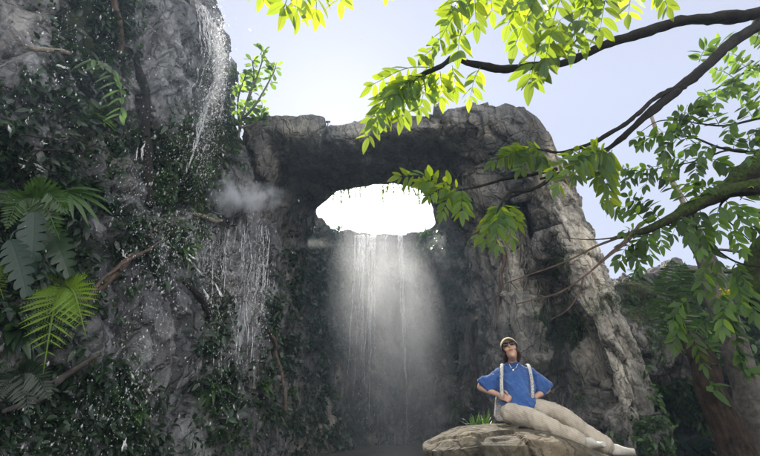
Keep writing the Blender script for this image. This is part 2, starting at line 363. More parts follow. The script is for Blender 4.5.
for o_, i_, k in sec:
    row = []
    for t, pr in zip(ts, prof[k]):
        row.append(P(o_[0] + (i_[0] - o_[0]) * t, o_[1] + (i_[1] - o_[1]) * t, o_[2] + (i_[2] - o_[2]) * pr))
    a, b = row[-1], row[0]
    if k == 1: bk = [a + Vector((0, .5, .5)), (a + b) / 2 + Vector((0, 1.1, .5)), b + Vector((0, 1.3, -.25))]
    elif k == 0: bk = [a + Vector((-.2, 1., 0)), (a + b) / 2 + Vector((-.5, 1.8, 0)), b + Vector((-.6, 1.5, 0))]
    else: bk = [a + Vector((.3, 1., 0)), (a + b) / 2 + Vector((.4, 1.8, 0)), b + Vector((-.2, 1.4, 0))]
    g.append(row + bk)
def mo_arch(q, N):
    px, py = pix(q); m = .12 * fbm(q * .9, 4, 91) - .08 + .25 * np.clip(N[:, 2], 0, 1) * (py > 130)
    m += gb(px, py, [(575, 330, 14, 22, .8), (560, 270, 10, 30, .35), (578, 400, 14, 20, .3), (555, 320, 18, 40, .3), (430, 240, 30, 15, .5), (318, 240, 14, 30, .7), (600, 310, 8, 14, .5), (300, 340, 40, 80, .35)])
    return m
ga = cr_grid(g, 640, 460, cyc=True)
def amp_arch(p):
    px, py = pix(p); return np.where(px > 440, 1.0, .62) * np.where(py < 150, .55, 1) * np.where((py > 150) & (py < 240) & (px > 290) & (px < 460), .45, 1)
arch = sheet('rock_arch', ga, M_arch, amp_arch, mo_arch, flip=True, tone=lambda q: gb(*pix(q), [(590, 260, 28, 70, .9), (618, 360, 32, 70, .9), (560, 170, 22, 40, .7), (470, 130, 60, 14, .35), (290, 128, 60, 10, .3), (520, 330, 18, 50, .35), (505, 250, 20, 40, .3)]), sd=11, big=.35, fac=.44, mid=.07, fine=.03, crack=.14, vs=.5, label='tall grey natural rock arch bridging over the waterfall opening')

# back wall
cols = [(215, 165, 11.5), (275, 175, 11.7), (306, 205, 12.9), (330, 237, 14.2), (352, 237, 14.5), (378, 238, 14.6), (405, 238, 14.5), (428, 236, 14.2), (452, 205, 12.8), (490, 190, 11.6), (540, 215, 11)]
Yb = [13.4, 13.6, 14.0, 14.4, 14.6, 14.7, 14.6, 14.4, 14.0, 13.6, 13.2]
g = [[P(a, b, c) + Vector((0, 3.5, .3)) for a, b, c in cols], [P(a, b, c) + Vector((0, .5, .12)) for a, b, c in cols], [P(a, b, c) for a, b, c in cols]]
for py, dy in ((300, 0), (370, -.2), (430, -.5), (520, -1.2)): g.append([P(c[0], py, y + dy) for c, y in zip(cols, Yb)])
def mo_back(q, N):
    px, py = pix(q); return .2 * fbm(q * .9, 4, 92) + .12 + gb(px, py, [(300, 380, 40, 80, .4), (425, 243, 20, 10, .8), (430, 330, 40, 50, .3), (335, 300, 20, 60, .3)])
def amp_back(p): return np.where(p[:, 2] > 6.3, .35, 1.0)
backw = sheet('rock_wall', cr_grid(g, 260, 330), M_arch, amp_back, mo_back, sd=29, big=.3, fac=.4, mid=.2, label='shadowed rock wall behind the falling water with a flat lip')

# right ledge
cols = [(585, 292, 10.5), (615, 290, 10.0), (640, 279, 10.2), (675, 268, 10.6), (720, 272, 10.2), (770, 264, 9.4), (840, 250, 8.4), (930, 240, 7)]
g = [[P(*c) + Vector((0, 3.5, .2)) for c in cols], [P(*c) + Vector((0, .8, .1)) for c in cols], [P(*c) for c in cols]]
for py, dy in ((300, -.3), (335, -.7), (380, -.9), (430, -.4), (520, -.8)):
    row = []
    for c in cols:
        Y = c[2] + dy + float(gb(np.array([float(c[0])]), np.array([float(py)]), [(650, 335, 35, 40, -1.1), (710, 420, 40, 40, .5), (655, 430, 25, 40, .8)])[0])
        row.append(P(c[0], py, Y))
    g.append(row)
def mo_ledge(q, N):
    px, py = pix(q); return .25 * fbm(q * .9, 4, 93) + .15 + gb(px, py, [(640, 305, 20, 25, .5), (660, 285, 40, 10, .5), (730, 330, 40, 60, .4)]) - gb(px, py, [(665, 345, 20, 25, .4), (690, 270, 40, 6, .5)])
ledge = sheet('rock_ledge', cr_grid(g, 230, 300), M_ledge, .8, mo_ledge, sd=41, big=.3, fac=.42, mid=.2, label='lower mossy rock ledge right of the arch')

# ground
mb = MB(); n = 90; vs = []; fs = []
xs = np.linspace(-1, 1, n); xs = np.sign(xs) * np.abs(xs) ** 2.2 * 600
gx, gy = np.meshgrid(xs, xs + 10, indexing='ij'); gp = np.stack([gx.ravel(), gy.ravel(), gx.ravel() * 0], 1); gp[:, 2] = .08 * fbm(gp * .8, 4, 5)
idx = np.arange(n * n).reshape(n, n); f = np.stack([idx[:-1, :-1], idx[1:, :-1], idx[1:, 1:], idx[:-1, 1:]], -1).reshape(-1, 4)
mb.add(gp.tolist(), f.tolist()); b = NB('ground'); p = b.pos(); nn_ = b.noise(p, 3, 8, .7)
c = b.ramp(nn_, [(.35, (.035, .033, .028)), (.55, (.08, .075, .06)), (.7, (.13, .12, .1))])
ground = mb.build('ground', b.done(b.bsdf(c, .9, b.bump(nn_, .8, .05))), org=Vector((0, 0, 0))); props(ground, kind='structure', label='dark damp ground below the cliffs')

allv = []; allf = []; off = 0
for q, f in ROCKS: allv.append(q); allf.append(f + off); off += len(q)
BV = BVHTree.FromPolygons(np.vstack(allv).tolist(), np.vstack(allf).tolist())
def hit(px, py, default=9.):
    r = ray(px, py).normalized(); loc, nrm, i, d = BV.ray_cast(CAM, r)
    if loc is None and default is None: return None, None
    if loc is None: return P(px, py, default), Vector((0, -1, 0))
    if nrm.dot(r) > 0: nrm = -nrm
    return loc, nrm

# ------------------------------------------------------------------ haze and mist
def box_obj(name, lo, hi, mat):
    vs = [(x, y, z) for x in (lo[0], hi[0]) for y in (lo[1], hi[1]) for z in (lo[2], hi[2])]
    fs = [(0, 1, 3, 2), (4, 6, 7, 5), (0, 4, 5, 1), (2, 3, 7, 6), (0, 2, 6, 4), (1, 5, 7, 3)]
    m = MB(); m.add(vs, fs); return m.build(name, mat, smooth=False)
def haze_mat():
    m = bpy.data.materials.new('haze'); m.use_nodes = True; t = m.node_tree; t.nodes.clear()
    o = t.nodes.new('ShaderNodeOutputMaterial'); v = t.nodes.new('ShaderNodeVolumePrincipled')
    v.inputs['Color'].default_value = (.62, .78, 1, 1); v.inputs['Density'].default_value = HAZE; v.inputs['Anisotropy'].default_value = .35
    t.links.new(v.outputs[0], o.inputs['Volume']); return m
HAZE = 0.0034
hz = box_obj('haze', (-16, -6, -1.2), (16, 24, 16.5), haze_mat()); props(hz, kind='stuff', label='thin bluish haze hanging in the whole rock basin')

def mist_mat(name, dens, scale, lo, hi, fall='sph', col=(.95, .97, 1), an=.4, stretch=(1, 1, 1), soft=.8):
    b = NB(name); tc = b.n('TexCoord'); oc = tc.outputs['Object']
    n = b.noise(b.map(b.pos(), stretch), scale, 5, .6, .3)
    f = b.ramp(n, [(lo, 0.), (hi, 1.)])
    ln = b.n('VectorMath', operation='LENGTH'); sx = b.n('SeparateXYZ'); b.set(sx.inputs[0], oc)
    if fall == 'sph': b.set(ln.inputs[0], oc); e = ln.outputs['Value']
    else:
        cx = b.n('CombineXYZ'); b.set(cx.inputs[0], sx.outputs[0]); b.set(cx.inputs[1], sx.outputs[1]); b.set(ln.inputs[0], cx.outputs[0]); e = ln.outputs['Value']
    fo = b.math('SUBTRACT', 1., b.math('MULTIPLY', e, 1.0), clamp=True); fo = b.math('POWER', fo, soft)
    d = b.math('MULTIPLY', b.math('MULTIPLY', f, fo), dens)
    if name == 'falling_mist':
        mr = b.n('MapRange'); b.set(mr.inputs[0], sx.outputs[2]); [b.set(mr.inputs[i_], v_) for i_, v_ in ((1, -.8), (2, .7), (3, 3.4), (4, .1))]; d = b.math('MULTIPLY', d, mr.outputs[0])
    v = b.n('VolumePrincipled'); v.inputs['Color'].default_value = (*col, 1); v.inputs['Anisotropy'].default_value = an; b.set(v.inputs['Density'], d)
    b.t.links.new(v.outputs[0], b.out.inputs['Volume']); return b.m
def ico_obj(name, loc, scale, mat, rot=(0, 0, 0), sub=3):
    import bmesh
    bm = bmesh.new(); bmesh.ops.create_icosphere(bm, subdivisions=sub, radius=1); me = bpy.data.meshes.new(name); bm.to_mesh(me); bm.free()
    me.materials.append(mat); o = bpy.data.objects.new(name, me); COL.objects.link(o); o.location = loc; o.scale = scale; o.rotation_euler = rot; return o
# spray cloud falling below the opening
top = P(372, 215, 13.2); bot = P(405, 490, 7.0); mid_ = (top + bot) / 2; dv = (top - bot)
qr = dv.to_track_quat('Z', 'Y')
o = ico_obj('falling_mist', mid_, (1.45, 1.6, dv.length * .62), mist_mat('falling_mist', .3, 1.5, .28, .78, 'sph', an=.5, stretch=(1.2, 1.2, .45), soft=1.0), qr.to_euler())
props(o, kind='stuff', label='pale sunlit mist falling below the bright opening')
c = P(240, 197, 6.9)
o = ico_obj('mist_puff', c, (.95, .4, .33), mist_mat('mist_puff', 18, 4.2, .44, .72, 'sph', soft=1.3, an=.3)); props(o, kind='stuff', label='dense white mist puff blowing from the left cliff')
for px, py, Y, sx_, sz_, dn, lb in ((292, 243, 9.5, 1.3, .16, .7, 'thin flat mist puff left of the bright opening'), (450, 246, 11.5, .9, .6, .8, 'small mist puff at the right end of the flat lip'), (200, 95, 6.1, .55, 1.5, .5, 'glowing fine spray round the upper left cascade'), (455, 300, 10.8, 1.5, 1.6, .3, 'faint mist drifting in front of the wall right of the central falls'), (215, 300, 7.2, .7, 1.4, .5, 'faint spray mist beside the left side falls')):
    o = ico_obj('mist_puff', P(px, py, Y), (sx_, .4, sz_), mist_mat('mist_thin', dn, 2.6, .4, .65, 'sph', soft=1.0, an=.3)); props(o, kind='stuff', label=lb)

# ------------------------------------------------------------------ materials for plants
o = ico_obj('mist_bank', P(376, 212, 28), (6.0, 2.2, 3.0), mist_mat('mist_bank', 1.1, .5, .1, .5, 'sph', an=.6, soft=.6)); props(o, kind='stuff', label='bright sunlit mist added beyond the opening to whiten it')  # mist added far behind the arch so the opening turns white
L_tree = leaf_mat('tree_leaf', (.03, .085, .028), (.5, .66, .02), .52, .45, vein=.6, spec=.35)
L_far = leaf_mat('far_leaf', (.045, .1, .03), (.3, .5, .04), .5, .45, spec=.35)
L_dark = leaf_mat('dark_leaf', (.02, .046, .018), (.04, .09, .02), .35, .3, spec=.6)
L_mid = leaf_mat('mid_leaf', (.05, .11, .025), (.12, .25, .03), .4, .35)
L_fern = leaf_mat('fern_leaf', (.14, .24, .02), (.3, .45, .02), .4, .5, vein=.1)
L_pale = leaf_mat('pale_leaf', (.012, .032, .02), (.03, .06, .03), .3, .42, spec=.4, vein=.6)
B_dark = bark_mat('dark_bark', (.006, .006, .006), (.035, .028, .022)); B_moss = bark_mat('mossy_bark', (.008, .007, .006), (.04, .032, .022), moss=.75)
B_pale = bark_mat('pale_bark', (.16, .13, .1), (.42, .36, .28)); B_grey = bark_mat('grey_bark', (.05, .045, .04), (.18, .16, .14)); B_root = bark_mat('root_bark', (.05, .035, .028), (.2, .14, .11))
B_log = bark_mat('log_bark', (.006, .005, .004), (.06, .04, .028), sc_=9, st=1.)

# ------------------------------------------------------------------ compound leaves
G = Vector((0, 0, -1))
def comp(mb, bp, tp, Y0, Y1, n, lpx, hang=.6, wr=.38, sag=None, stems=None, tint=None, upsweep=0, jit=.16):
    a = P(*bp, Y0); b = P(*tp, Y1); L = (b - a).length; m = (a + b) / 2 + Vector((0, 0, L * (.12 if sag is None else sag)))
    q = cr([a, m, b], 3 * n + 2); ax = (b - a).normalized(); ll = lpx * mpp((a + b) / 2)
    view = (m - CAM).normalized()
    if stems is not None: tube(stems, [a, m, b], [ll * .035, ll * .012], n=10, k=4)
    base_t = random.uniform(.15, .9) if tint is None else tint
    for i in range(n):
        u = (i + .9) / n; c = Vector(q[min(len(q) - 1, int(u * (len(q) - 1)))]); t = (Vector(q[min(len(q) - 1, int(u * (len(q) - 1)) + 1)]) - Vector(q[max(0, int(u * (len(q) - 1)) - 1)])).normalized()
        sd = t.cross(view).normalized(); sz = ll * random.uniform(.82, 1.08) * (.72 + .5 * math.sin(math.pi * (.15 + .75 * u)))
        for sg in (-1, 1):
            d = (sd * sg * random.uniform(.75, 1.) + t * random.uniform(.45, .8) + G * hang * random.uniform(.6, 1.4) + rv(jit) + view * random.uniform(-.35, .35)).normalized()
            nr = (view * -1 + Vector((0, 0, .6)) + rv(.95)).normalized()
            blade(mb, c + d * ll * .05, d, nr, sz, sz * wr, droop=random.uniform(.02, .16), fold=random.uniform(.1, .35), seg=6, tint=min(1, max(0, base_t + random.uniform(-.25, .25))))
    t = (Vector(q[-1]) - Vector(q[-3])).normalized(); d = (t + G * hang * .5).normalized()
    blade(mb, b, d, (-view + rv(.4)).normalized(), ll * 1.05, ll * wr * 1.05, seg=6, tint=base_t)

# tree with the dark boughs in the upper right
def bough(mb, px, rad, n=40, k=9, lump=.26, wob=.02, seed=0):
    pts = [P(*p) for p in px]; r = [a * mpp(pt) for a, pt in zip(rad, pts)]
    return tube(mb, pts, r, n, k, wob, lump=lump, seed=seed)
tr = thing('overhanging_tree', P(905, 420, 2.6), 'large dark boughed tree overhanging from the upper right with glowing yellow green leaves', 'tree')
tr.location.z = 0
m = MB(); tk = [Vector((tr.location.x, tr.location.y, 0)), Vector((tr.location.x - .05, 2.6, 1.6)), P(880, 120, 2.6), P(860, -60, 2.6)]
tube(m, tk, [.22, .17, .15, .12], 40, 14, .03, lump=.12); m.build('trunk', B_dark, tr)
m = MB(); bough(m, [(880, 60, 2.6), (820, 15, 2.6), (768, 13, 2.6), (735, 18, 2.6), (690, 20, 2.6), (640, 33, 2.55), (600, 46, 2.5), (568, 60, 2.5), (530, 64, 2.45), (500, 67, 2.45), (470, 64, 2.45), (455, 58, 2.45), (440, 66, 2.4), (420, 73, 2.4), (398, 84, 2.4)], [16, 11, 7.2, 6.8, 5.2, 4.6, 4.3, 4.2, 3.9, 3.7, 3.4, 3.2, 2.5, 1.8, .9], 110, 10, seed=1); m.build('bough', B_dark, tr)
m = MB(); bough(m, [(780, 10, 2.6), (757, 25, 2.6), (730, 45, 2.6), (705, 68, 2.6), (680, 88, 2.62), (655, 110, 2.65), (630, 132, 2.7), (607, 150, 2.75), (585, 160, 2.8), (560, 172, 2.8), (540, 178, 2.8)], [8, 5.6, 5, 4.6, 4.6, 4, 3.4, 2.6, 2.1, 1.8, 1.4], 90, 9, seed=2)
bough(m, [(683, 86, 2.6), (668, 90, 2.6), (655, 98, 2.6), (640, 112, 2.6), (622, 128, 2.62), (600, 143, 2.65), (580, 150, 2.65), (560, 153, 2.7), (545, 150, 2.7), (528, 146, 2.7)], [3, 2.6, 2.3, 2.2, 2.2, 2, 1.6, 1.3, 1, .7], 60, 7, seed=3)
m.build('bough', B_dark, tr)
m = MB(); bough(m, [(556, 172, 2.8), (530, 176, 2.8), (505, 179, 2.8), (480, 186, 2.8), (458, 190, 2.8)], [2., 1.8, 1.5, 1.2, .8], 40, 7, seed=4); bough(m, [(552, 173, 2.8), (543, 184, 2.75), (530, 191, 2.75), (512, 193, 2.75), (502, 205, 2.7), (496, 214, 2.7)], [2.1, 2, 1.6, 1.3, 1, .7], 40, 7, seed=5); m.build('twig', B_dark, tr)
lf = MB(); st = MB(); random.seed(11)
CL = [ # base, tip, Y0,Y1,n,len
 # top hanging
 ((300, -30), (284, 8), 2.2, 2.1, 3, 33), ((300, -25), (297, 12), 2.2, 2.2, 3, 30), ((318, -30), (316, 12), 2.3, 2.3, 4, 26), ((340, -30), (341, 2), 2.3, 2.3, 3, 24), ((388, -30), (386, -8), 2.3, 2.3, 3, 20), ((270, -25), (262, -5), 2.2, 2.2, 3, 24),
 # A
 ((478, -15), (446, 22), 2.3, 2.2, 5, 25), ((470, 5), (438, 42), 2.3, 2.2, 5, 24), ((475, -20), (476, 25), 2.3, 2.3, 5, 24), ((440, 50), (424, 56), 2.4, 2.3, 3, 20), ((462, 30), (458, 52), 2.35, 2.3, 4, 24), ((490, -15), (492, 12), 2.4, 2.4, 4, 22), ((455, -10), (450, 15), 2.4, 2.4, 4, 22),
 # B
 ((560, -25), (515, 45), 2.3, 2.2, 7, 27), ((575, -25), (545, 62), 2.3, 2.25, 8, 26), ((540, -20), (508, 25), 2.3, 2.2, 6, 26), ((600, -20), (572, 48), 2.35, 2.3, 7, 25), ((615, -20), (600, 30), 2.3, 2.3, 6, 25), ((590, -20), (585, 42), 2.4, 2.3, 7, 24), ((520, -20), (530, 38), 2.45, 2.4, 6, 24),
 ((548, 30), (530, 82), 2.35, 2.3, 4, 30), ((560, 20), (556, 55), 2.5, 2.4, 5, 22), ((640, -20), (628, 15), 2.4, 2.3, 5, 22), ((500, -18), (520, 12), 2.5, 2.5, 5, 22), ((655, -20), (668, 8), 2.5, 2.5, 5, 18),
 # C
 ((440, 68), (372, 85), 2.45, 2.3, 7, 22), ((425, 74), (385, 118), 2.4, 2.3, 8, 22), ((418, 76), (402, 118), 2.4, 2.35, 7, 21), ((402, 84), (371, 120), 2.4, 2.3, 7, 20), ((398, 86), (368, 138), 2.4, 2.3, 7, 20), ((432, 72), (420, 108), 2.45, 2.4, 6, 21), ((440, 72), (442, 98), 2.45, 2.4, 5, 20), ((410, 80), (392, 100), 2.35, 2.3, 6, 20), ((452, 66), (455, 88), 2.5, 2.5, 4, 20),
 # D
 ((480, 68), (470, 98), 2.4, 2.35, 4, 19), ((535, 62), (528, 84), 2.5, 2.4, 3, 20),
 # E
 ((460, 190), (400, 176), 2.8, 2.7, 8, 20), ((462, 190), (462, 212), 2.8, 2.7, 5, 21), ((455, 190), (442, 212), 2.8, 2.75, 5, 18), ((452, 189), (428, 196), 2.8, 2.7, 6, 17), ((438, 184), (420, 182), 2.75, 2.7, 5, 17),
 # F
 ((545, 150), (492, 162), 2.75, 2.65, 7, 20), ((540, 151), (520, 168), 2.7, 2.65, 6, 20), ((530, 150), (505, 158), 2.7, 2.7, 5, 19), ((545, 153), (541, 164), 2.7, 2.7, 4, 18),
 # G
 ((500, 206), (484, 240), 2.75, 2.7, 7, 17), ((500, 212), (496, 246), 2.7, 2.55, 7, 18), ((500, 206), (512, 240), 2.7, 2.6, 7, 18), ((502, 204), (518, 222), 2.75, 2.8, 5, 17), ((500, 206), (478, 236), 2.8, 2.8, 6, 16),
 # H
 ((606, 150), (552, 170), 2.4, 2.2, 8, 22), ((608, 152), (574, 176), 2.3, 2.1, 7, 23), ((610, 150), (597, 178), 2.4, 2.3, 6, 23), ((612, 150), (606, 185), 2.45, 2.4, 6, 22), ((600, 148), (590, 160), 2.4, 2.3, 5, 26), ((607, 155), (609, 200), 2.5, 2.45, 6, 24), ((600, 152), (558, 186), 2.2, 2.1, 6, 22),
]
for bp, tp, a, b_, n_, l_ in CL:
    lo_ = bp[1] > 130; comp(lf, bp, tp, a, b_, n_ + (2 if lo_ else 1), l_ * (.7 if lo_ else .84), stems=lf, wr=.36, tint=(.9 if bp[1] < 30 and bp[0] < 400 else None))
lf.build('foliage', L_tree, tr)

# mossy bough tree (right)
tr = thing('mossy_tree', (P(930, 400, 3.3).x, 3.3, 0), 'tree with a thick moss covered bough and small feathery leaves at the right edge', 'tree')
m = MB(); x0 = tr.location.x; tube(m, [Vector((x0, 3.3, 0)), Vector((x0 + .1, 3.3, 1.5)), P(930, 200, 3.3), P(925, 40, 3.3)], [.24, .2, .17, .12], 40, 14, .03, lump=.15); m.build('trunk', B_moss, tr)
m = MB(); bough(m, [(915, 130, 3.3), (840, 150, 3.3), (790, 160, 3.3), (755, 172, 3.3), (725, 190, 3.3), (695, 205, 3.3), (665, 220, 3.3), (640, 231, 3.3), (610, 239, 3.3)], [16, 13, 12, 11, 9, 7, 5, 3.5, 1.5], 110, 14, lump=.3, seed=6)
bough(m, [(800, 172, 3.2), (760, 186, 3.2), (735, 190, 3.25), (712, 196, 3.3)], [9, 7.5, 6, 5], 40, 10, lump=.3, seed=7)
m.build('bough', B_moss, tr)
m = MB()
for k, (pl, rd) in enumerate([([(640, 231, 3.3), (605, 243, 3.2), (565, 262, 3.1), (530, 275, 3.1), (500, 286, 3.1)], [1.3, 1.1, .9, .7, .4]), ([(632, 237, 3.3), (622, 246, 3.2), (600, 262, 3.1), (583, 277, 3.0), (560, 292, 3.0), (528, 302, 3.), (516, 305, 3.)], [1.5, 1.4, 1.2, 1, .9, .7, .4]), ([(583, 277, 3.), (578, 292, 2.95), (568, 308, 2.95), (549, 320, 2.95)], [.9, .8, .7, .4]), ([(600, 262, 3.1), (625, 240, 3.2), (640, 225, 3.25)], [.9, 1, 1.2]), ([(562, 238, 3.1), (590, 240, 3.1), (615, 238, 3.2)], [.3, .5, .9]), ([(700, 235, 3.4), (668, 225, 3.35), (655, 228, 3.3)], [.5, .9, 1.5])]):
    bough(m, pl, rd, 36, 6, lump=.15, wob=.008, seed=k)
m.build('bare_twig', B_root, tr)
m = MB(); lf = MB(); st = MB(); random.seed(5)
tw = [([(830, 60, 4), (770, 62, 4), (735, 78, 4), (712, 92, 4)], [2, 1.4, 1, .5]), ([(830, 100, 4), (760, 118, 4), (720, 125, 4), (690, 122, 4)], [2, 1.4, 1, .5]), ([(830, 130, 4), (760, 150, 4), (722, 148, 4), (690, 137, 4), (652, 138, 4)], [2, 1.4, 1.2, .9, .4]),
      ([(820, 175, 4), (740, 150, 4), (700, 160, 4), (655, 170, 4)], [2, 1.2, .8, .4]), ([(740, 190, 3.4), (720, 210, 3.4), (750, 240, 3.4)], [1.5, 1, .5]), ([(650, 228, 3.3), (640, 245, 3.3), (620, 262, 3.3)], [1, .7, .4]), ([(690, 210, 3.3), (700, 235, 3.3), (740, 262, 3.3), (800, 268, 3.3)], [1.2, 1, .9, .8]), ([(690, 120, 4), (660, 120, 4), (640, 132, 4)], [.9, .6, .3])]
for k, (pl, rd) in enumerate(tw): bough(m, pl, rd, 26, 5, lump=.1, wob=.01, seed=30 + k)
m.build('twig', B_dark, tr)
far = [((735, 78), (715, 70)), ((740, 78), (728, 92)), ((760, 65), (748, 72)), ((712, 92), (700, 104)), ((720, 88), (716, 105)), ((770, 62), (765, 80)), ((730, 82), (745, 96)), ((755, 70), (735, 62)),
       ((700, 122), (678, 112)), ((700, 123), (686, 130)), ((720, 125), (712, 112)), ((690, 122), (668, 122)), ((735, 123), (728, 135)), ((750, 120), (744, 106)), ((690, 120), (700, 108)), ((680, 122), (672, 134)),
       ((680, 138), (655, 132)), ((665, 138), (640, 146)), ((700, 140), (688, 150)), ((715, 146), (700, 158)), ((690, 138), (676, 126)), ((655, 138), (634, 140)), ((730, 149), (738, 138)), ((745, 150), (757, 140)), ((672, 140), (664, 152)),
       ((690, 160), (662, 160)), ((670, 167), (640, 172)), ((655, 170), (625, 182)), ((680, 163), (668, 178)), ((700, 160), (696, 174)), ((655, 170), (645, 186)), ((715, 158), (728, 168)), ((640, 172), (622, 168)),
       ((760, 128), (752, 140)), ((765, 118), (758, 108)), ((700, 60), (708, 46)), ((770, 40), (752, 35)), ((775, 28), (758, 22)), ((712, 48), (730, 40)), ((765, 95), (750, 88)), ((740, 60), (724, 54))]
for bp, tp in far:
    bp = (bp[0] + random.uniform(-3, 3), bp[1] + random.uniform(-3, 3)); comp(lf, bp, tp, 4, 3.9, random.choice((4, 5, 6)), random.uniform(9, 12), stems=lf, wr=.4, tint=random.uniform(.1, .75))
near = [((650, 225), (618, 205), 14), ((655, 222), (628, 196), 15), ((645, 235), (632, 258), 15), ((640, 240), (618, 262), 15), ((648, 232), (650, 256), 14), ((660, 220), (640, 200), 14), ((690, 205), (676, 188), 14), ((700, 200), (690, 182), 13), ((680, 215), (690, 240), 14), ((700, 210), (704, 238), 16), ((720, 205), (718, 232), 16), ((725, 200), (745, 228), 14), ((690, 212), (672, 236), 14), ((740, 200), (752, 190), 14), ((735, 205), (752, 218), 14), ((710, 225), (700, 250), 16), ((704, 238), (716, 262), 14), ((750, 225), (765, 240), 16), ((755, 210), (768, 215), 15), ((640, 232), (622, 232), 13), ((660, 225), (662, 246), 13), ((675, 190), (662, 178), 13), ((765, 150), (750, 160), 12), ((730, 230), (742, 250), 14), ((695, 200), (712, 184), 12), ((640, 245), (640, 268), 12), ((735, 262), (745, 282), 12), ((600, 200), (618, 214), 12)]
near += [((712, 262), (700, 292), 15), ((720, 268), (716, 300), 15), ((735, 270), (742, 304), 15), ((745, 285), (755, 315), 16), ((690, 300), (672, 322), 14), ((730, 300), (722, 330), 15), ((684, 318), (674, 346), 14), ((690, 330), (704, 366), 13)]
for bp, tp, l_ in near: comp(lf, bp, tp, 3.3, 3.2, random.choice((5, 6)), l_ * .8, stems=lf, wr=.4, tint=random.uniform(.1, .85))
lf.build('foliage', L_far, tr)

# pale bare stem behind
m = MB(); bough(m, [(712, 262, 6), (690, 215, 6), (672, 180, 6), (662, 150, 6), (653, 122, 6), (650, 108, 6)], [4, 2.6, 2.3, 2.1, 1.6, .6], 50, 8, lump=.15, seed=8)
bough(m, [(655, 126, 6), (648, 116, 6), (644, 110, 6)], [1, .7, .4], 12, 6, seed=9)
a = P(712, 262, 6); bt = a.copy(); bt.z = 0; tube(m, [bt, (a + bt) / 2, a], [.09, .08, .06], 20, 8, lump=.1)
o = m.build('bare_stem', B_pale); props(o, 'slim pale bare stem rising behind the mossy bough', 'tree')
# ------------------------------------------------------------------ plants on the rocks
def fern(mb, base, tips, n=16, pl=.28, W=.3, tint=None, double=False, seg=2):
    for tp in tips:
        L = (tp - base).length; m = (base + tp) / 2 + Vector((0, 0, L * .14)) + Vector((0, -L * .06, 0)); q = cr([base, m, tp], 40)
        tube(mb, [base, m, tp], [L * .012, L * .004], 10, 4); view = (m - CAM).normalized()
        for i in range(n):
            u = (i + .8) / (n + .3); k = int(u * 38); c = Vector(q[k]); t = Vector(q[k + 1] - q[k]).normalized(); sd = t.cross(view).normalized()
            sz = L * pl * math.sin(math.pi * (.12 + .86 * u) ** .8)
            for sg in (-1, 1):
                d = (sd * sg + t * .45 + G * .15 + rv(.08)).normalized(); tt = tint if tint is not None else .5
                if double:
                    e = c + d * sz; s2 = d.cross(view).normalized(); m2 = max(4, int(10 * sz / (L * pl) + 3))
                    blade(mb, c, d, -view, sz, sz * .1, seg=2, tint=tt)
                    for j in range(m2):
                        uu = (j + .5) / m2; cc = c.lerp(e, uu)
                        for s3 in (-1, 1): blade(mb, cc, (s2 * s3 + d * .5).normalized(), (-view + rv(.3)).normalized(), sz * .27 * (1.08 - uu), sz * .085, seg=1, shape='strap', tint=min(1, tt + random.uniform(-.15, .15)))
                else: blade(mb, c, d, (-view + rv(.3)).normalized(), sz, L * pl * W, seg=seg, tint=min(1, max(0, tt + random.uniform(-.2, .2))), shape='strap')
def tuft(mb, base, nrm, n, L, W, shape='strap', droop=.5, up=.7, spread=.8, seg=5, tint=None):
    for _ in range(n):
        d = (nrm * random.uniform(.3, 1) + Vector((0, 0, up)) * random.uniform(.2, 1.2) + rv(spread)).normalized()
        blade(mb, base + rv(.02), d, (Vector((0, -.6, 1)) + rv(.4)).normalized(), L * random.uniform(.6, 1.1), W * random.uniform(.8, 1.2), droop=random.uniform(.5, 1.3) * droop, seg=seg, shape=shape, tint=tint)
def shrub(mb, base, nrm, n, size, leaf, W=.45, shape='oval', up=.3, tint=None, stems=True):
    for _ in range(n):
        v = rv(1); v = v if v.length < 1 else v.normalized() * random.random(); c = base + nrm * size * .45 + Vector((v.x, v.y * .6, v.z)) * size
        if stems and random.random() < .15: tube(mb, [base, (base + c) / 2 + rv(size * .1), c], [leaf * .05, leaf * .02], 6, 4)
        for _ in range(3):
            d = (v * .6 + nrm * .5 + Vector((0, 0, up)) + rv(.8)).normalized(); l = leaf * random.uniform(.6, 1.15)
            blade(mb, c + rv(leaf * .4), d, (Vector((0, -.5, 1)) + rv(.6)).normalized(), l, l * W, droop=.25, seg=4, shape=shape, tint=tint if tint is None else min(1, max(0, tint + random.uniform(-.3, .3))))

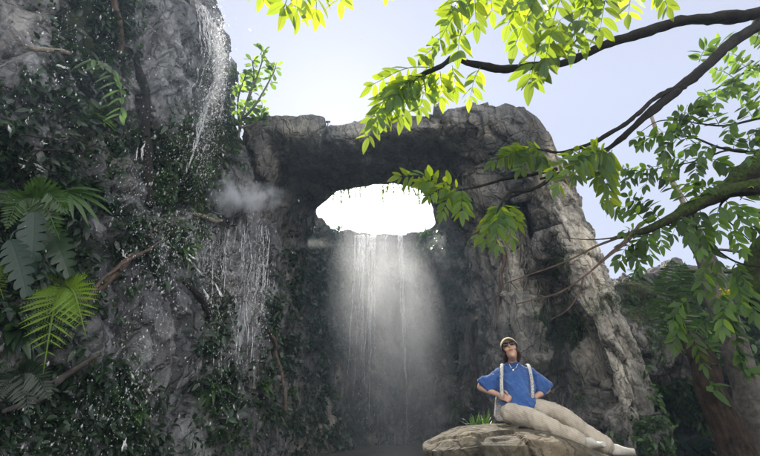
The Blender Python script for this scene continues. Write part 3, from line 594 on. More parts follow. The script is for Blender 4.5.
# creeping leaf cover on the rock, too much to count
def cover(name, spots, dens, mat, lpx, label, shape='oval', W=.5, seg=3, sd=1, dr=.2, out=.35, tr_=(0, 1)):
    random.seed(sd); mb = MB(); bare = [(168, 50, 34, 70), (150, 325, 42, 60), (15, 45, 55, 60), (60, 355, 30, 12), (100, 230, 20, 40), (130, 180, 14, 40), (60, 130, 20, 20), (130, 95, 10, 40), (222, 270, 20, 60), (247, 330, 14, 90), (100, 335, 16, 25), (175, 395, 18, 40), (265, 150, 14, 60), (670, 340, 22, 30), (740, 385, 12, 40), (20, 350, 14, 20)] if name == 'creeping_leaves' and sd < 24 or sd == 26 else []
    for (x, y, sx, sy) in spots:
        for _ in range(int(dens * sx * sy / 100)):
            a = random.gauss(0, .5), random.gauss(0, .5); px, py = x + a[0] * sx, y + a[1] * sy
            if px < -40 or py > 500: continue
            if any(random.random() < 1.15 * math.exp(-((px - u_) / a_) ** 2 - ((py - v_) / b_) ** 2) for u_, v_, a_, b_ in bare): continue
            if float(vn(np.array([[px * .07, py * .07, sd]]), 3)[0]) < -.12 and random.random() < .85: continue
            h, nr = hit(px, py, None)
            if h is None: continue
            if (h - CAM).length > 17 or h.y > 16: continue
            l = lpx * mpp(h) * random.uniform(.5, 1.25); t0 = random.uniform(*tr_)
            for _ in range(4):
                d = (nr * random.uniform(.2, .9) + G * dr + rv(.9)).normalized()
                blade(mb, h + nr * l * out * random.random() + rv(l * .7), d, (nr + Vector((0, 0, .6)) + rv(.6)).normalized(), l, l * W, seg=seg, shape=shape, tint=t0, droop=.3)
    o = mb.build(name, mat); props(o, label, kind='stuff'); return o
cover('creeping_leaves', [(100, 30, 60, 60), (85, 110, 60, 60), (110, 140, 60, 50), (30, 110, 60, 90), (20, 230, 70, 70), (60, 200, 70, 40), (20, 310, 50, 80), (40, 420, 120, 60), (110, 400, 60, 80), (130, 250, 50, 60), (215, 340, 30, 110), (70, 260, 60, 50), (140, 440, 40, 30), (70, 60, 50, 40), (10, 180, 40, 60)], 13, L_dark, 9, 'dark wet creeping leaves covering the left cliff', sd=21)
cover('creeping_leaves', [(205, 130, 30, 70), (170, 180, 50, 50), (235, 110, 10, 60), (200, 90, 30, 40), (190, 215, 40, 30), (110, 15, 50, 30), (85, 115, 30, 50), (115, 395, 60, 60), (160, 150, 30, 40), (180, 240, 50, 40), (218, 290, 14, 60), (240, 140, 12, 60), (225, 400, 30, 50), (130, 330, 20, 60)], 16, L_mid, 4.5, 'small green creeping leaves on the upper left cliff', sd=22, tr_=(0, .6))
cover('creeping_leaves', [(300, 340, 50, 130), (330, 280, 20, 80), (280, 420, 50, 60), (340, 400, 40, 60), (310, 290, 40, 60), (430, 340, 50, 50), (400, 420, 60, 50), (450, 290, 20, 60), (270, 300, 16, 60), (260, 380, 30, 80)], 15, L_dark, 5.5, 'dark leafy growth on the shadowed wall beside the mist', sd=23)
cover('creeping_leaves', [(434, 240, 24, 9), (450, 246, 24, 12), (425, 240, 16, 12)], 55, L_mid, 4.2, 'sunlit green growth fringing both ends of the bright opening', sd=24, dr=.8)
cover('moss', [(575, 325, 14, 22), (560, 265, 9, 28), (553, 330, 12, 40), (578, 395, 10, 24), (430, 340, 34, 30), (600, 305, 8, 14), (540, 300, 10, 30), (640, 300, 30, 20), (655, 330, 20, 30), (700, 285, 60, 10), (735, 330, 30, 60), (610, 300, 10, 10)], 60, L_mid, 2.4, 'fine green moss patches on the right rock pillar and ledge', sd=25, seg=2, W=.4, dr=.8, tr_=(0, .5), out=.8)
cover('creeping_leaves', [(700, 300, 40, 60), (740, 360, 40, 90), (680, 400, 40, 50), (730, 300, 50, 30), (660, 440, 40, 30), (745, 290, 30, 40)], 14, L_mid, 7, 'green leaves growing over the right hand ledge', sd=26, tr_=(0, .7))

def plant(name, px, py, mat, fn, label, cat='plant', group=None, lift=0.):
    h, nr = hit(px, py); o = MB(); random.seed(int(px * 7 + py)); sc_ = mpp(h); fn(o, h + nr * lift, nr, sc_)
    return props(o.build(name, mat, org=h), label, cat, group)
F = lambda px, py, Y: P(px, py, Y)
# yellow fern
h, nr = hit(62, 285); Yf = min(h.y - .15, 2.9); m = MB(); random.seed(3)
b0 = P(64, 285, Yf)
fern(m, b0, [P(43, 374, Yf - .3), P(86, 336, Yf - .28)], 13, .27, double=True, tint=.7)
fern(m, b0, [P(44, 276, Yf - .1), P(88, 304, Yf - .15), P(36, 326, Yf - .15)], 11, .26, double=True, tint=.45)
props(m.build('fern', L_fern, org=b0), 'bright yellow green fern with hanging fronds on the left cliff', 'fern')
m = MB(); b0 = P(-12, 272, 2.5); fern(m, b0, [P(13, 280, 2.4), P(4, 300, 2.4), P(8, 262, 2.45)], 14, .2, double=True, tint=.3)
props(m.build('fern', L_fern, org=b0), 'small green fern tip poking in at the left picture edge', 'fern')
# big lobed leaves
def lobed(px0, py0, px1, py1, Y, W, label, mat=L_pale, n=1):
    m = MB(); a = P(px0, py0, Y); b = P(px1, py1, Y - .15); d = b - a; L = d.length
    tube(m, [a + Vector((-.1, .25, .2)), a + Vector((-.03, .05, .08)), a], [.008, .006, .005], 10, 5)
    blade(m, a, d, Vector((.1, -1, .5)), L, W * mpp(a), droop=.12, fold=.22, seg=56, shape='lobed', tint=.6); return props(m.build('lobed_leaf', mat, org=a), label, 'leaf plant')
lobed(34, 212, 34, 264, 2.6, 26, 'large pale blue green lobed leaf hanging above the yellow fern')
lobed(48, 200, 22, 236, 2.8, 22, 'mid sized lobed leaf left of the large pale lobed leaf', L_pale)
lobed(10, 240, 30, 286, 2.45, 26, 'drooping narrow lobed leaf below the large pale lobed leaf', L_pale)
lobed(50, 230, 72, 268, 2.9, 26, 'dark lobed leaf right of the large pale lobed leaf', L_dark)
m = MB(); random.seed(8); c = P(66, 190, 3.1)
for tx, ty in ((100, 196), (108, 214), (95, 222), (84, 224), (70, 220), (106, 204), (58, 214)):
    d = P(tx, ty, 2.95) - c; blade(m, c, d + Vector((0, 0, .12)), Vector((0, -1, .8)), d.length * 1.02, .05, droop=.2, seg=8, shape='strap', tint=.5)
props(m.build('strap_leaf_plant', L_mid, org=c), 'drooping strap leaved plant above the fern', 'plant')
m = MB(); random.seed(18); b0 = P(28, 196, 2.9)
fern(m, b0, [P(70, 216, 2.7), P(60, 240, 2.7), P(5, 232, 2.7), P(-8, 205, 2.7), P(48, 178, 2.8)], 18, .24, W=.22, tint=.4)
props(m.build('fern', L_mid, org=b0), 'dark green fern spreading behind the large pale lobed leaf', 'fern')
m = MB(); random.seed(19); b0 = P(20, 372, 2.9)
fern(m, b0, [P(52, 402, 2.7), P(30, 420, 2.7), P(-6, 408, 2.7), P(45, 372, 2.8), P(-10, 372, 2.8)], 18, .24, W=.2, tint=.15)
props(m.build('fern', L_dark, org=b0), 'very dark fern at the lower left below the yellow green one', 'fern')
# arching leafy sprig
m = MB(); random.seed(9); bough(m, [(84, 62, 3.6), (100, 60, 3.5), (114, 72, 3.45), (121, 92, 3.4), (122, 116, 3.4)], [1.2, 1, .8, .6, .4], 24, 5, seed=3)
for x, y in ((88, 62), (94, 60), (99, 61), (104, 63), (108, 66), (112, 70), (115, 75), (118, 82), (120, 90), (121, 98), (122, 108), (121, 114)):
    for sg in (-1, 1):
        c = P(x, y, 3.45); d = Vector((sg * .8, -.3, -.9)) + rv(.3); blade(m, c, d, Vector((0, -1, .5)), random.uniform(.13, .2), .05, droop=.2, seg=6, tint=random.uniform(.3, .8))
props(m.build('leafy_sprig', L_mid, org=P(84, 62, 3.6)), 'arching green leafy sprig over the dark hollow of the left cliff', 'plant')
for px, py, mat, n, L, W, sh, up, lb in (
    (182, 246, L_mid, 26, 24, 5, 'oval', .7, 'light green lance leaved plant in the middle of the left cliff'),
    (216, 388, L_mid, 16, 22, 4, 'strap', .9, 'small bright rosette low on the left cliff beside the dark gap'),
    (132, 412, L_mid, 18, 22, 6, 'oval', .3, 'leafy plant low on the left cliff under white spray'),
    (92, 118, L_mid, 18, 26, 7, 'oval', -.2, 'yellow green leaved plant in the hollow behind the leafy sprig'),
    (88, 190, L_dark, 20, 26, 8, 'oval', 0, 'dark leaved plant under the tangled vines'),
    (14, 330, L_dark, 22, 40, 14, 'heart', 0, 'dark broad leaved plant below the left fern tip'),
    (150, 262, L_dark, 14, 18, 5, 'oval', .4, 'little dark plant beside the slanting root'),
    (232, 300, L_dark, 16, 12, 3, 'strap', .5, 'tiny tuft hanging among the side falls'),
    (440, 352, L_mid, 60, 26, 2.2, 'strap', .6, 'grassy tuft hanging on the wall left of the person'),
    (340, 352, L_mid, 24, 12, 3.5, 'oval', .5, 'light green small plant at the left edge of the mist'),
    (330, 398, L_mid, 22, 12, 3.5, 'oval', .4, 'green leafy plant low on the dark wall'),
    (288, 392, L_mid, 18, 13, 4, 'strap', .6, 'small spiky plant low on the dark wall near the left cliff'),
    (262, 384, L_mid, 16, 12, 4, 'oval', .6, 'bright leaved plant on the foot of the left cliff corner'),
    (455, 408, L_mid, 26, 14, 2, 'strap', .9, 'low grass tuft left of the boulder on the wall'),
    (694, 335, L_mid, 40, 18, 6, 'oval', .2, 'dense leafy plant crowning the top end of the brown log'),
    (745, 322, L_mid, 40, 20, 7, 'oval', .3, 'bushy leaved plant between the leaning trunk and the right edge'),
    (668, 312, L_mid, 30, 16, 4, 'oval', .4, 'small leafy plant on top of the rounded ledge rock'),
    (752, 410, L_dark, 40, 26, 9, 'oval', .2, 'dark leaved bush low at the right picture edge'),
    (700, 322, L_mid, 34, 20, 8, 'oval', .3, 'broad leaved plant hanging over the brown log top'),
    (716, 342, L_mid, 26, 18, 8, 'heart', .2, 'leafy plant right of the brown log'),
    (693, 298, L_dark, 28, 20, 6, 'oval', -.3, 'dark blue green leaved plant on the ledge left of the log top'),
    (693, 452, L_pale, 12, 34, 16, 'heart', .6, 'pale broad leaved plant at the bottom right beside the log'),
    (640, 275, L_mid, 30, 16, 4, 'oval', .6, 'small green shrub where the arch meets the ledge')):
    def fn(o, h, nr, k, n=n, L=L, W=W, sh=sh, up=up):
        tuft(o, h, nr, n, L * k, W * k, sh, .45, up, .75, seg=6)
    plant('grass_tuft' if 'tuft' in lb and sh == 'strap' else 'leafy_plant', px, py, mat, fn, lb, lift=.03)

# roots, vines, trunks on the left cliff
def stick(name, pts, rad, mat, label, cat, lump=.2, k=8, n=60, wob=.02, seed=0, toward=.12):
    m = MB(); q = []
    for x, y in pts:
        h, nr = hit(x, y); q.append(h + nr * toward)
    for i in range(1, len(q) - 1):
        q[i] = q[i].lerp((q[i - 1] + q[i + 1]) / 2, .5)
    r = [a * mpp(p_) for a, p_ in zip(rad, q)]; tube(m, q, r, n, k, wob, lump=lump, seed=seed)
    return props(m.build(name, mat, org=q[0]), label, cat)
stick('vine_stem', [(136, 62), (141, 78), (150, 96), (151, 120), (146, 145), (143, 165), (143, 205)], [2, 4, 4.5, 4.5, 4.2, 3.4, 2.5], B_dark, 'thick dark curving stem down the face of the left cliff', 'root')
stick('vine_stem', [(110, 0), (115, 25), (117, 45), (118, 64)], [3, 3.2, 3, 2], B_root, 'brown stem at the top of the left cliff', 'root')
stick('aerial_root', [(82, 304), (98, 288), (116, 268), (135, 248), (158, 230)], [3.5, 4, 4, 3.4, 2], B_root, 'slanting reddish brown root in the middle of the left cliff', 'root')
stick('aerial_root', [(85, 306), (104, 284), (122, 264), (140, 246), (150, 240)], [1.6, 1.6, 1.5, 1.4, 1], B_root, 'thinner root twining along the slanting reddish root', 'root', seed=4, toward=.2)
stick('aerial_root', [(-10, 418), (25, 398), (55, 382), (80, 366), (98, 350)], [2.5, 3.5, 4, 3, 2], B_grey, 'long grey root slanting across the lower left cliff', 'root')
stick('broken_branch', [(28, 60), (40, 57), (54, 52), (67, 48)], [2.4, 2.4, 2, 1.4], B_pale, 'short pale broken branch near the top left corner', 'branch', wob=.005, toward=.15)
stick('wood_piece', [(192, 219), (204, 219), (214, 218), (224, 217)], [2., 2.4, 2.4, 1.6], B_pale, 'short brown plank of wood under the white mist puff', 'branch', wob=.0)
stick('broken_branch', [(180, 288), (190, 297), (198, 305), (206, 312)], [3, 3.4, 3.2, 2.4], B_dark, 'stubby black branch below the side falls', 'branch', wob=.0)
random.seed(4)
for k in range(5):
    x, y = random.uniform(-10, 25), random.uniform(145, 200); pts = [(x, y)]
    for _ in range(5): x += random.uniform(6, 16); y += random.uniform(-14, 12); pts.append((x, y))
    stick('hanging_vine', pts, [.7] * 6, B_dark, 'thin brown vine tangled over the left cliff hollow', 'vine', seed=k, wob=.04, toward=random.uniform(.1, .3), k=5)['group'] = 'thin vines tangled at the left edge'
for k, (pts, lb) in enumerate((([(505, 245), (507, 262), (502, 280), (500, 300), (498, 330)], 'pale brown root hanging down the wall left of the pillar'), ([(268, 330), (276, 352), (282, 380), (284, 410)], 'thin root on the dark wall at the corner of the left cliff'), ([(476, 318), (472, 345), (476, 372), (474, 400)], 'brown root hanging beside the seated person'))):
    stick('aerial_root', pts, [2.2, 2, 1.8, 1.4, 1][:len(pts)], B_root, lb, 'root', seed=k + 60, wob=.05, toward=.08)

# hanging vines under the bridge edge
random.seed(17)
for k, (px, L) in enumerate(((334, 10), (341, 14), (348, 19), (354, 9), (360, 17), (366, 8), (383, 19), (388, 12), (393, 10), (402, 16), (409, 12), (418, 18), (326, 6), (430, 8), (345, 8), (356, 14), (414, 9), (398, 7))):
    py = 186 if 345 < px < 410 else 190 + (abs(px - 378) - 30) * .28; a = P(px, py - 4, 10.75); s0 = mpp(a); m = MB()
    pts = [a + Vector((0, 0, -L * s0 * t)) + rv(.06) * t for t in (0, .35, .7, 1)]; tube(m, pts, [.012, .005], 8, 4)
    for i in range(int(L * 3)):
        t = random.random(); c = pts[0].lerp(pts[3], t); l = random.uniform(1.5, 2.6) * s0
        blade(m, c, (Vector((random.uniform(-1, 1), random.uniform(-1, 1), -.7))).normalized(), rv(1).normalized(), l, l * .5, seg=2)
    props(m.build('hanging_vine', L_far, org=a), 'little leafy vine hanging from the upper edge of the bright opening', 'vine', 'vines fringing the bright opening')

# bush on the left cliff top
cb = P(236, 128, 7.0); bs = thing('cliff_top_bush', cb, 'round leaved bush standing against the sky on the left cliff shoulder', 'bush'); m = MB(); lf = MB(); random.seed(12)
for pl in ([(238, 140), (242, 118), (250, 96), (262, 62), (263, 50)], [(242, 120), (256, 104), (272, 76), (276, 66)], [(240, 130), (238, 100), (246, 74)], [(240, 128), (258, 122), (262, 112)], [(248, 100), (254, 78), (252, 60)]):
    q = [P(x, y, 7.0 + random.uniform(-.15, .15)) for x, y in pl]; c = tube(m, q, [.03, .008], 20, 5, lump=.1)
    for i in range(3, 20):
        if random.random() < .12: continue
        for _ in range(random.choice((2, 3, 3))):
            p_ = Vector(c[i]); d = (Vector((random.uniform(-1, 1), random.uniform(-.6, .6), random.uniform(-.3, 1)))).normalized(); l = random.uniform(.13, .2)
            blade(lf, p_ + d * .03, d, (Vector((0, -1, .3)) + rv(.7)).normalized(), l, l * .55, shape='obov', seg=5, droop=.05)
m.build('stem', B_grey, bs); lf.build('foliage', L_far, bs)

# leaning trunks and log on the right
def trunk(name, pts, rad, mat, label, lump=.12, ridge=0., k=14, n=60, cat='tree trunk', seed=0, extra=None):
    m = MB(); q = [P(*p_) for p_ in pts]; r = [a * mpp(p_) for a, p_ in zip(rad, q)]; tube(m, q, r, n, k, .02, lump=lump, seed=seed, ridge=ridge)
    if extra: extra(m)
    return props(m.build(name, mat, org=q[0]), label, cat)
trunk('leaning_trunk', [(790, 520, 4.6), (762, 430, 4.8), (742, 370, 5), (722, 310, 5.1), (710, 268, 5.2), (697, 236, 5.3), (688, 215, 5.4)], [17, 15, 13, 11, 9, 7.5, 5], B_grey, 'smooth grey leaning tree trunk on the right behind the brown log')
trunk('dead_log', [(754, 520, 4.1), (737, 456, 4.2), (720, 412, 4.3), (704, 372, 4.4), (692, 342, 4.5), (688, 334, 4.55)], [18, 15, 13, 11, 8, 4.5], B_log, 'thick cracked red brown log leaning at the lower right', lump=.12, ridge=.2, k=110, n=260, cat='log')
trunk('dark_trunk', [(830, 330, 4), (785, 310, 4), (760, 290, 4.1), (752, 268, 4.1), (768, 240, 4), (800, 215, 3.9)], [22, 17, 13, 9, 8, 9], B_moss, 'dark mossy crooked trunk at the right picture edge', lump=.3)
trunk('fallen_branch', [(660, 268, 6), (690, 271, 6), (722, 271, 6), (760, 276, 6), (800, 280, 6)], [1, 1.6, 2, 2.2, 2.5], B_moss, 'thin mossy branch lying across above the right ledge', lump=.2, k=7, cat='branch')
trunk('fallen_branch', [(712, 250, 5), (735, 252, 5), (760, 255, 5), (800, 262, 5)], [1.2, 1.6, 1.8, 2], B_grey, 'thin grey branch crossing behind the leaning trunk', lump=.15, k=7, cat='branch')
# fern behind with ladder like fronds
m = MB(); random.seed(2); b0 = P(672, 338, 5.6)
fern(m, b0, [P(660, 272, 5.4), P(685, 262, 5.3), P(702, 272, 5.4), P(645, 300, 5.4), P(672, 258, 5.5)], 15, .26, W=.16, tint=.3, seg=2)
props(m.build('fern', L_mid, org=b0), 'tall dark fern with ladder like fronds on the right ledge', 'fern')
m = MB(); random.seed(6); b0 = P(705, 322, 5.0)
fern(m, b0, [P(690, 348, 4.8), P(712, 352, 4.8), P(726, 335, 4.8), P(728, 310, 4.9)], 12, .25, W=.16, tint=.5)
props(m.build('fern', L_mid, org=b0), 'drooping green fern over the top of the brown log', 'fern')
for pts, lb in (([(724, 292, 4.6), (716, 320, 4.5), (704, 352, 4.4), (712, 390, 4.2)], 'leafy green creeper trailing over the front of the brown log'), ([(728, 300, 4.6), (736, 330, 4.5), (738, 352, 4.4), (748, 372, 4.3)], 'light green leaved creeper right of the brown log')):
    m = MB(); q = cr([P(*p_) for p_ in pts], 26); tube(m, [P(*p_) for p_ in pts], [.008, .004], 20, 4)
    for i in range(26):
        for _ in range(2):
            l = random.uniform(.09, .17); blade(m, Vector(q[i]), Vector((random.uniform(-1, 1), -.4, random.uniform(-1.2, .2))).normalized(), (Vector((0, -1, .8)) + rv(.4)).normalized(), l, l * .42, seg=5, tint=random.uniform(.3, 1))
    props(m.build('creeper', L_far, org=P(*pts[0])), lb, 'vine')
# yellow flower
fl = plain('yellow_petal', (.8, .66, .03), .5, 20, .15); fc = P(725, 294, 4.6); ft = thing('yellow_flower', fc, 'bright yellow flower cluster beside the leaning trunk', 'flower'); m = MB(); random.seed(3)
for _ in range(26):
    c = fc + Vector((random.gauss(0, .035), random.gauss(0, .03), random.gauss(0, .03)))
    for _ in range(5): blade(m, c, rv(1), rv(1).normalized(), random.uniform(.02, .035), .018, seg=3, shape='obov')
m.build('petals', fl, ft); m = MB(); tube(m, [fc + Vector((.04, .1, -.3)), fc + Vector((.03, .05, -.12)), fc], [.008, .005], 10, 5); m.build('stem', L_mid, ft)

# little lamp post on the arch top
h = P(328, 123, 9.3); mt = plain('dark_metal', (.04, .04, .045), .5, 20, .1); m = MB(); k = mpp(h)
lp = thing('small_lamp', h, 'tiny dark lamp on a short stalk on top of the arch', 'lamp')
tube(m, [h + Vector((0, 0, -6 * k)), h + Vector((0, 0, 2 * k))], [.014, .014], 4, 6); m.build('pole', mt, lp); m = MB(); tube(m, [h + Vector((-2.2 * k, 0, 1.2 * k)), h + Vector((2.2 * k, 0, 1.2 * k))], [.03, .03], 4, 8); m.build('lamp_head', mt, lp)
# ------------------------------------------------------------------ water
def water_mat(name, br=.85, hole=(.45, .6), sc_=(30, 30, 6), glow=.5):
    b = NB(name); d = b.n('BsdfDiffuse'); d.inputs[0].default_value = (br, br, br, 1); t = b.n('BsdfTranslucent'); t.inputs[0].default_value = (br, br, br, 1)
    g = b.n('BsdfGlossy'); g.inputs['Roughness'].default_value = .15; g.inputs[0].default_value = (.9, .9, .9, 1)
    m1 = b.n('MixShader'); m1.inputs[0].default_value = glow; b.t.links.new(d.outputs[0], m1.inputs[1]); b.t.links.new(t.outputs[0], m1.inputs[2])
    m2 = b.n('MixShader'); m2.inputs[0].default_value = .25; b.t.links.new(m1.outputs[0], m2.inputs[1]); b.t.links.new(g.outputs[0], m2.inputs[2])
    tr_ = b.n('BsdfTransparent'); m3 = b.n('MixShader'); b.set(m3.inputs[0], b.ramp(b.noise(b.map(b.pos(), sc_), 1, 4, .7), [(hole[0], 0.), (hole[1], .9)]))
    b.t.links.new(tr_.outputs[0], m3.inputs[1]); b.t.links.new(m2.outputs[0], m3.inputs[2]); return b.done(m3.outputs[0])
W_str = water_mat('falling_water', .9, (.42, .6), (26, 26, 5)); W_drop = water_mat('water_drops', .85, (.3, .62), (14, 14, 14), glow=.6); W_veil = water_mat('water_veil', .85, (.5, .72), (34, 34, 3))
def strand(mb, pts, w_px, n=60, wob=.05, seed=0, k=5):
    r = [w_px * mpp(Vector(p_)) * f for p_, f in zip(pts, [.7, 1, 1, .8, .6, .5, .5][:len(pts)] + [.5] * 9)]
    tube(mb, pts, r, n, k, wob, lump=.8, seed=seed)
def drops(mb, p_, r):
    o = len(mb.v); e = [(0, 0, 1.25), (1, 0, 0), (0, 1, 0), (-1, 0, 0), (0, -1, 0), (0, 0, -1)]
    q = Quaternion(rv(1).normalized(), random.uniform(0, .8)); st_ = random.uniform(.9, 2.6)
    mb.add([p_ + q @ Vector((a * r, b * r, c * r * st_)) for a, b, c in e], [(0, 1, 2), (0, 2, 3), (0, 3, 4), (0, 4, 1), (5, 2, 1), (5, 3, 2), (5, 4, 3), (5, 1, 4)])
random.seed(31)
# upper left cascade
m = MB()
def fall(m, path, n, sx, w_, Yoff=.12, wob=.06, jx=1.):
    for k in range(n):
        pts = []; ox = random.gauss(0, sx); s0 = random.uniform(0, .35); s1 = random.uniform(.5, 1)
        a = int(s0 * (len(path) - 1)); b_ = max(a + 2, int(round(s1 * len(path)))) if n > 3 else len(path)
        for (x, y) in (path[a:b_] if len(path[a:b_]) > 1 else path):
            xx = x + ox + random.gauss(0, jx); h, nr = hit(min(xx, 236) if y < 130 else xx, y, 7.0)
            if h.y > 9.5 and xx < 270: h = P(xx, y, 7.2)
            pts.append(h + Vector((.05, -1, .2)) * Yoff)
        strand(m, pts, random.uniform(.35, 1.) * w_, 50, wob, random.randint(0, 99))
fall(m, [(203, 12), (212, 34), (218, 58), (221, 82), (214, 106), (205, 128), (199, 150), (192, 172)], 34, 2.8, 1.)
fall(m, [(214, 30), (219, 50), (222, 70), (222, 88)], 24, 1.8, 1.5)
fall(m, [(203, 12), (206, 40), (209, 60), (198, 100), (186, 130)], 6, 3, .55)
fall(m, [(216, 46), (217, 68), (222, 92), (221, 120), (212, 140)], 7, 2, .8)
o = m.build('waterfall', W_str); props(o, 'thin white water strands spilling over the left cliff shoulder', kind='structure')
m = MB()
for x, n, y0, y1, s_ in ((196, 4, 222, 300, 4), (206, 5, 220, 262, 5), (222, 7, 224, 330, 6), (236, 7, 228, 300, 5), (248, 9, 225, 380, 4), (260, 9, 228, 360, 4), (268, 7, 232, 350, 3), (229, 5, 300, 440, 9), (250, 5, 330, 440, 5)):
    path = [(x + random.gauss(0, 1.5) + (-6 if x > 240 and t > .4 else 0) * t, y0 + (y1 - y0) * t) for t in (0, .25, .5, .75, 1)]; fall(m, path, n, s_, .42, .1, .03, .8)
for k in range(14):
    x = random.uniform(200, 240); fall(m, [(x, 222), (x - 4, 236), (x - 9 * random.random() - 4, 258), (x - 12, 285)], 1, 0, .35, .12, .02, .3)
o = m.build('waterfall', W_str); props(o, 'veil of broken white water running down the left cliff corner', kind='structure')
# central falls
for xs_, w_, lb in ((((355, 376), 26), .8, 'sunlit veil of water falling from the left part of the flat lip'), (((384, 387), 5), .55, 'thin water strand falling from the middle of the flat lip'), (((396, 405), 9), .7, 'narrow bright double fall of water from the right part of the flat lip')):
    m = MB(); (xa, xb), n = xs_
    for k in range(n):
        x = random.uniform(xa, xb); a = P(x, 238.5, 14.1); zt = random.uniform(.35, 6.); a.z = 6.72
        pts = [a + Vector((0, .5, .07)), a + Vector((0, .08, 0)), a + Vector((random.gauss(0, .02), -.12, -.5)), a + Vector((random.gauss(0, .05), -.2, -.5 - (6.7 - zt) * .4)), Vector((a.x + random.gauss(0, .1), a.y - .25, zt))]
        strand(m, pts, random.uniform(.4, 1.) * w_, 70, .03, random.randint(0, 99), 5)
    o = m.build('waterfall', W_veil if w_ < .6 else W_str); props(o, lb, kind='structure')
# flying drops
m = MB(); random.seed(77)
def depth(px, py): return (hit(px, py, 7)[0]).y
for (x, y, sx, sy, n, r0) in ((120, 230, 150, 260, 600, .9), (150, 300, 30, 90, 700, .9), (140, 180, 30, 60, 350, .9), (60, 60, 70, 60, 160, 1.1), (216, 80, 12, 45, 1300, .7), (195, 150, 22, 40, 500, .8), (60, 430, 110, 50, 260, .9), (230, 350, 30, 80, 900, .6), (135, 380, 22, 50, 260, 1.0), (110, 410, 30, 30, 120, 1.), (170, 250, 24, 40, 300, 1.2), (365, 330, 20, 100, 350, .6), (380, 420, 45, 60, 350, .6), (220, 60, 6, 38, 1800, .8), (206, 130, 9, 40, 900, .6), (212, 260, 12, 40, 900, .55), (262, 280, 6, 60, 900, .55), (235, 270, 26, 40, 900, .6), (257, 300, 12, 60, 700, .55), (90, 40, 60, 30, 100, 1.2), (150, 245, 110, 200, 120, 1.3)):
    for _ in range(int(n * 1.35)):
        px, py = random.gauss(x, sx * .62), random.gauss(y, sy * .62)
        if px < -25 or py < -25 or py > 480: continue
        Ym = depth(px, py) if x < 300 else 13.5
        if Ym > 9 and x < 300: Ym = 7.5
        Y = Ym - .15 - abs(random.gauss(0, .9)); Y = max(1.6, Y); c = P(px, py, Y)
        drops(m, c, mpp(c) * r0 * min(2.4, random.lognormvariate(-.9, .6)) * .78)
o = m.build('water_spray', W_drop); props(o, 'countless flying white water drops in front of the left cliff and centre falls', kind='stuff')
# splashes of thrown water sheets
m = MB(); random.seed(78)
for (x, y, l, dx, dy, w0) in ((28, 118, 12, .3, 1, 3), (36, 168, 14, 1, .35, 3), (41, 141, 5, 1, 1, 4), (140, 158, 16, -.3, -1, 5), (57, 65, 7, 1, .2, 5), (126, 250, 8, .4, 1, 4), (14, 78, 6, 1, .2, 5), (22, 160, 9, 1, .3, 3), (205, 285, 26, .5, .8, 7), (190, 265, 14, .8, .6, 5), (125, 440, 10, .3, 1, 5), (45, 290, 9, .5, 1, 4)):
    for _ in range(3):
        c = P(x + random.gauss(0, l * .25), y + random.gauss(0, l * .25), 3.0 if x < 100 else 4.2); k = mpp(c)
        tube(m, [c, c + Vector((dx, random.uniform(-.3, .3), -dy)) * l * k * random.uniform(.3, .7) + rv(2 * k), c + Vector((dx, 0, -dy)) * l * k * random.uniform(.5, 1) + rv(3 * k)], [.2 * w0 * k * .4, .5 * w0 * k * .4, .1 * w0 * k * .3], 14, 6, 0, lump=.7, seed=random.randint(0, 99))
o = m.build('water_splash', W_str); props(o, 'clear splashes of thrown water in front of the left cliff', kind='stuff')

# ------------------------------------------------------------------ boulder
def bz(x): return 1.035 - .42 * max(0, (x - 1.45)) ** 1.3 - .10 * max(0, .8 - x) ** 1.0 * 2
nu, nv = 260, 150; th = np.linspace(0, 2 * math.pi, nu); ph = np.linspace(0, 1, nv); V = []
for i, a in enumerate(th):
    ca, sa = math.cos(a), math.sin(a); ex = abs(ca) ** 1.2 * math.copysign(1, ca)
    rx = .74 if ca > 0 else 1.04; ry = .72 if sa < 0 else .8
    for u in ph:
        if u < .45: r = (u / .45) ** .8; zz = 0
        else: v = (u - .45) / .55; r = 1 - .6 * v ** 1.15; zz = v
        x = 1.42 + ex * rx * r; y = 4.42 + math.copysign(abs(sa) ** .9, sa) * ry * r; x += .12 * (y - 4.4)
        top_z = bz(x) - .06 * r ** 5 - .05 * max(0, 4.45 - y); V.append((x, y, top_z - zz ** .85 * (top_z + .25)))
q = np.array(V); nrm = np.stack([(q[:, 0] - 1.45) * .5, (q[:, 1] - 4.42), np.where(np.tile(ph, nu) < .42, 1.5, -.15)], 1); nrm /= np.linalg.norm(nrm, axis=1, keepdims=True)
q[:, 0] = np.where(np.tile(np.arange(nu), (nv, 1)).T.ravel() == nu - 1, q[:, 0], q[:, 0])
d = rock_d(q * 1.15 + 7, .22, .2, .05, .035, .03, vs=.9, sd=77); edge = np.tile(np.clip((ph - .3) * 6, .22, 1), nu); q = q + nrm * (d * edge * .55)[:, None]
q = q.reshape(nu, nv, 3); q[-1] = q[0]; q[:, 0] = q[:, 0].mean(0); q = q.reshape(-1, 3)
idx = np.arange(nu * nv).reshape(nu, nv); f = np.stack([idx[:-1, :-1], idx[:-1, 1:], idx[1:, 1:], idx[1:, :-1]], -1).reshape(-1, 4)
M_b = rock_mat('boulder_rock', (.07, .06, .04), (.22, .185, .125), (.4, .34, .24), (.75, .95), mossc=((.04, .045, .012), (.12, .12, .04)))
m = MB(); m.add(q.tolist(), f.tolist()); bo = m.build('boulder', M_b); at = bo.data.attributes.new('moss', 'FLOAT', 'POINT'); at.data.foreach_set('value', np.full(len(q), .12, dtype=np.float32))
props(bo, 'flat topped tan boulder that the person sits on', 'boulder')
BB = BVHTree.FromPolygons(q.tolist(), f.tolist())
def seat_z(x, y):
    l, n_, i, d_ = BB.ray_cast(Vector((x, y, 3)), Vector((0, 0, -1))); return l.z if l else None
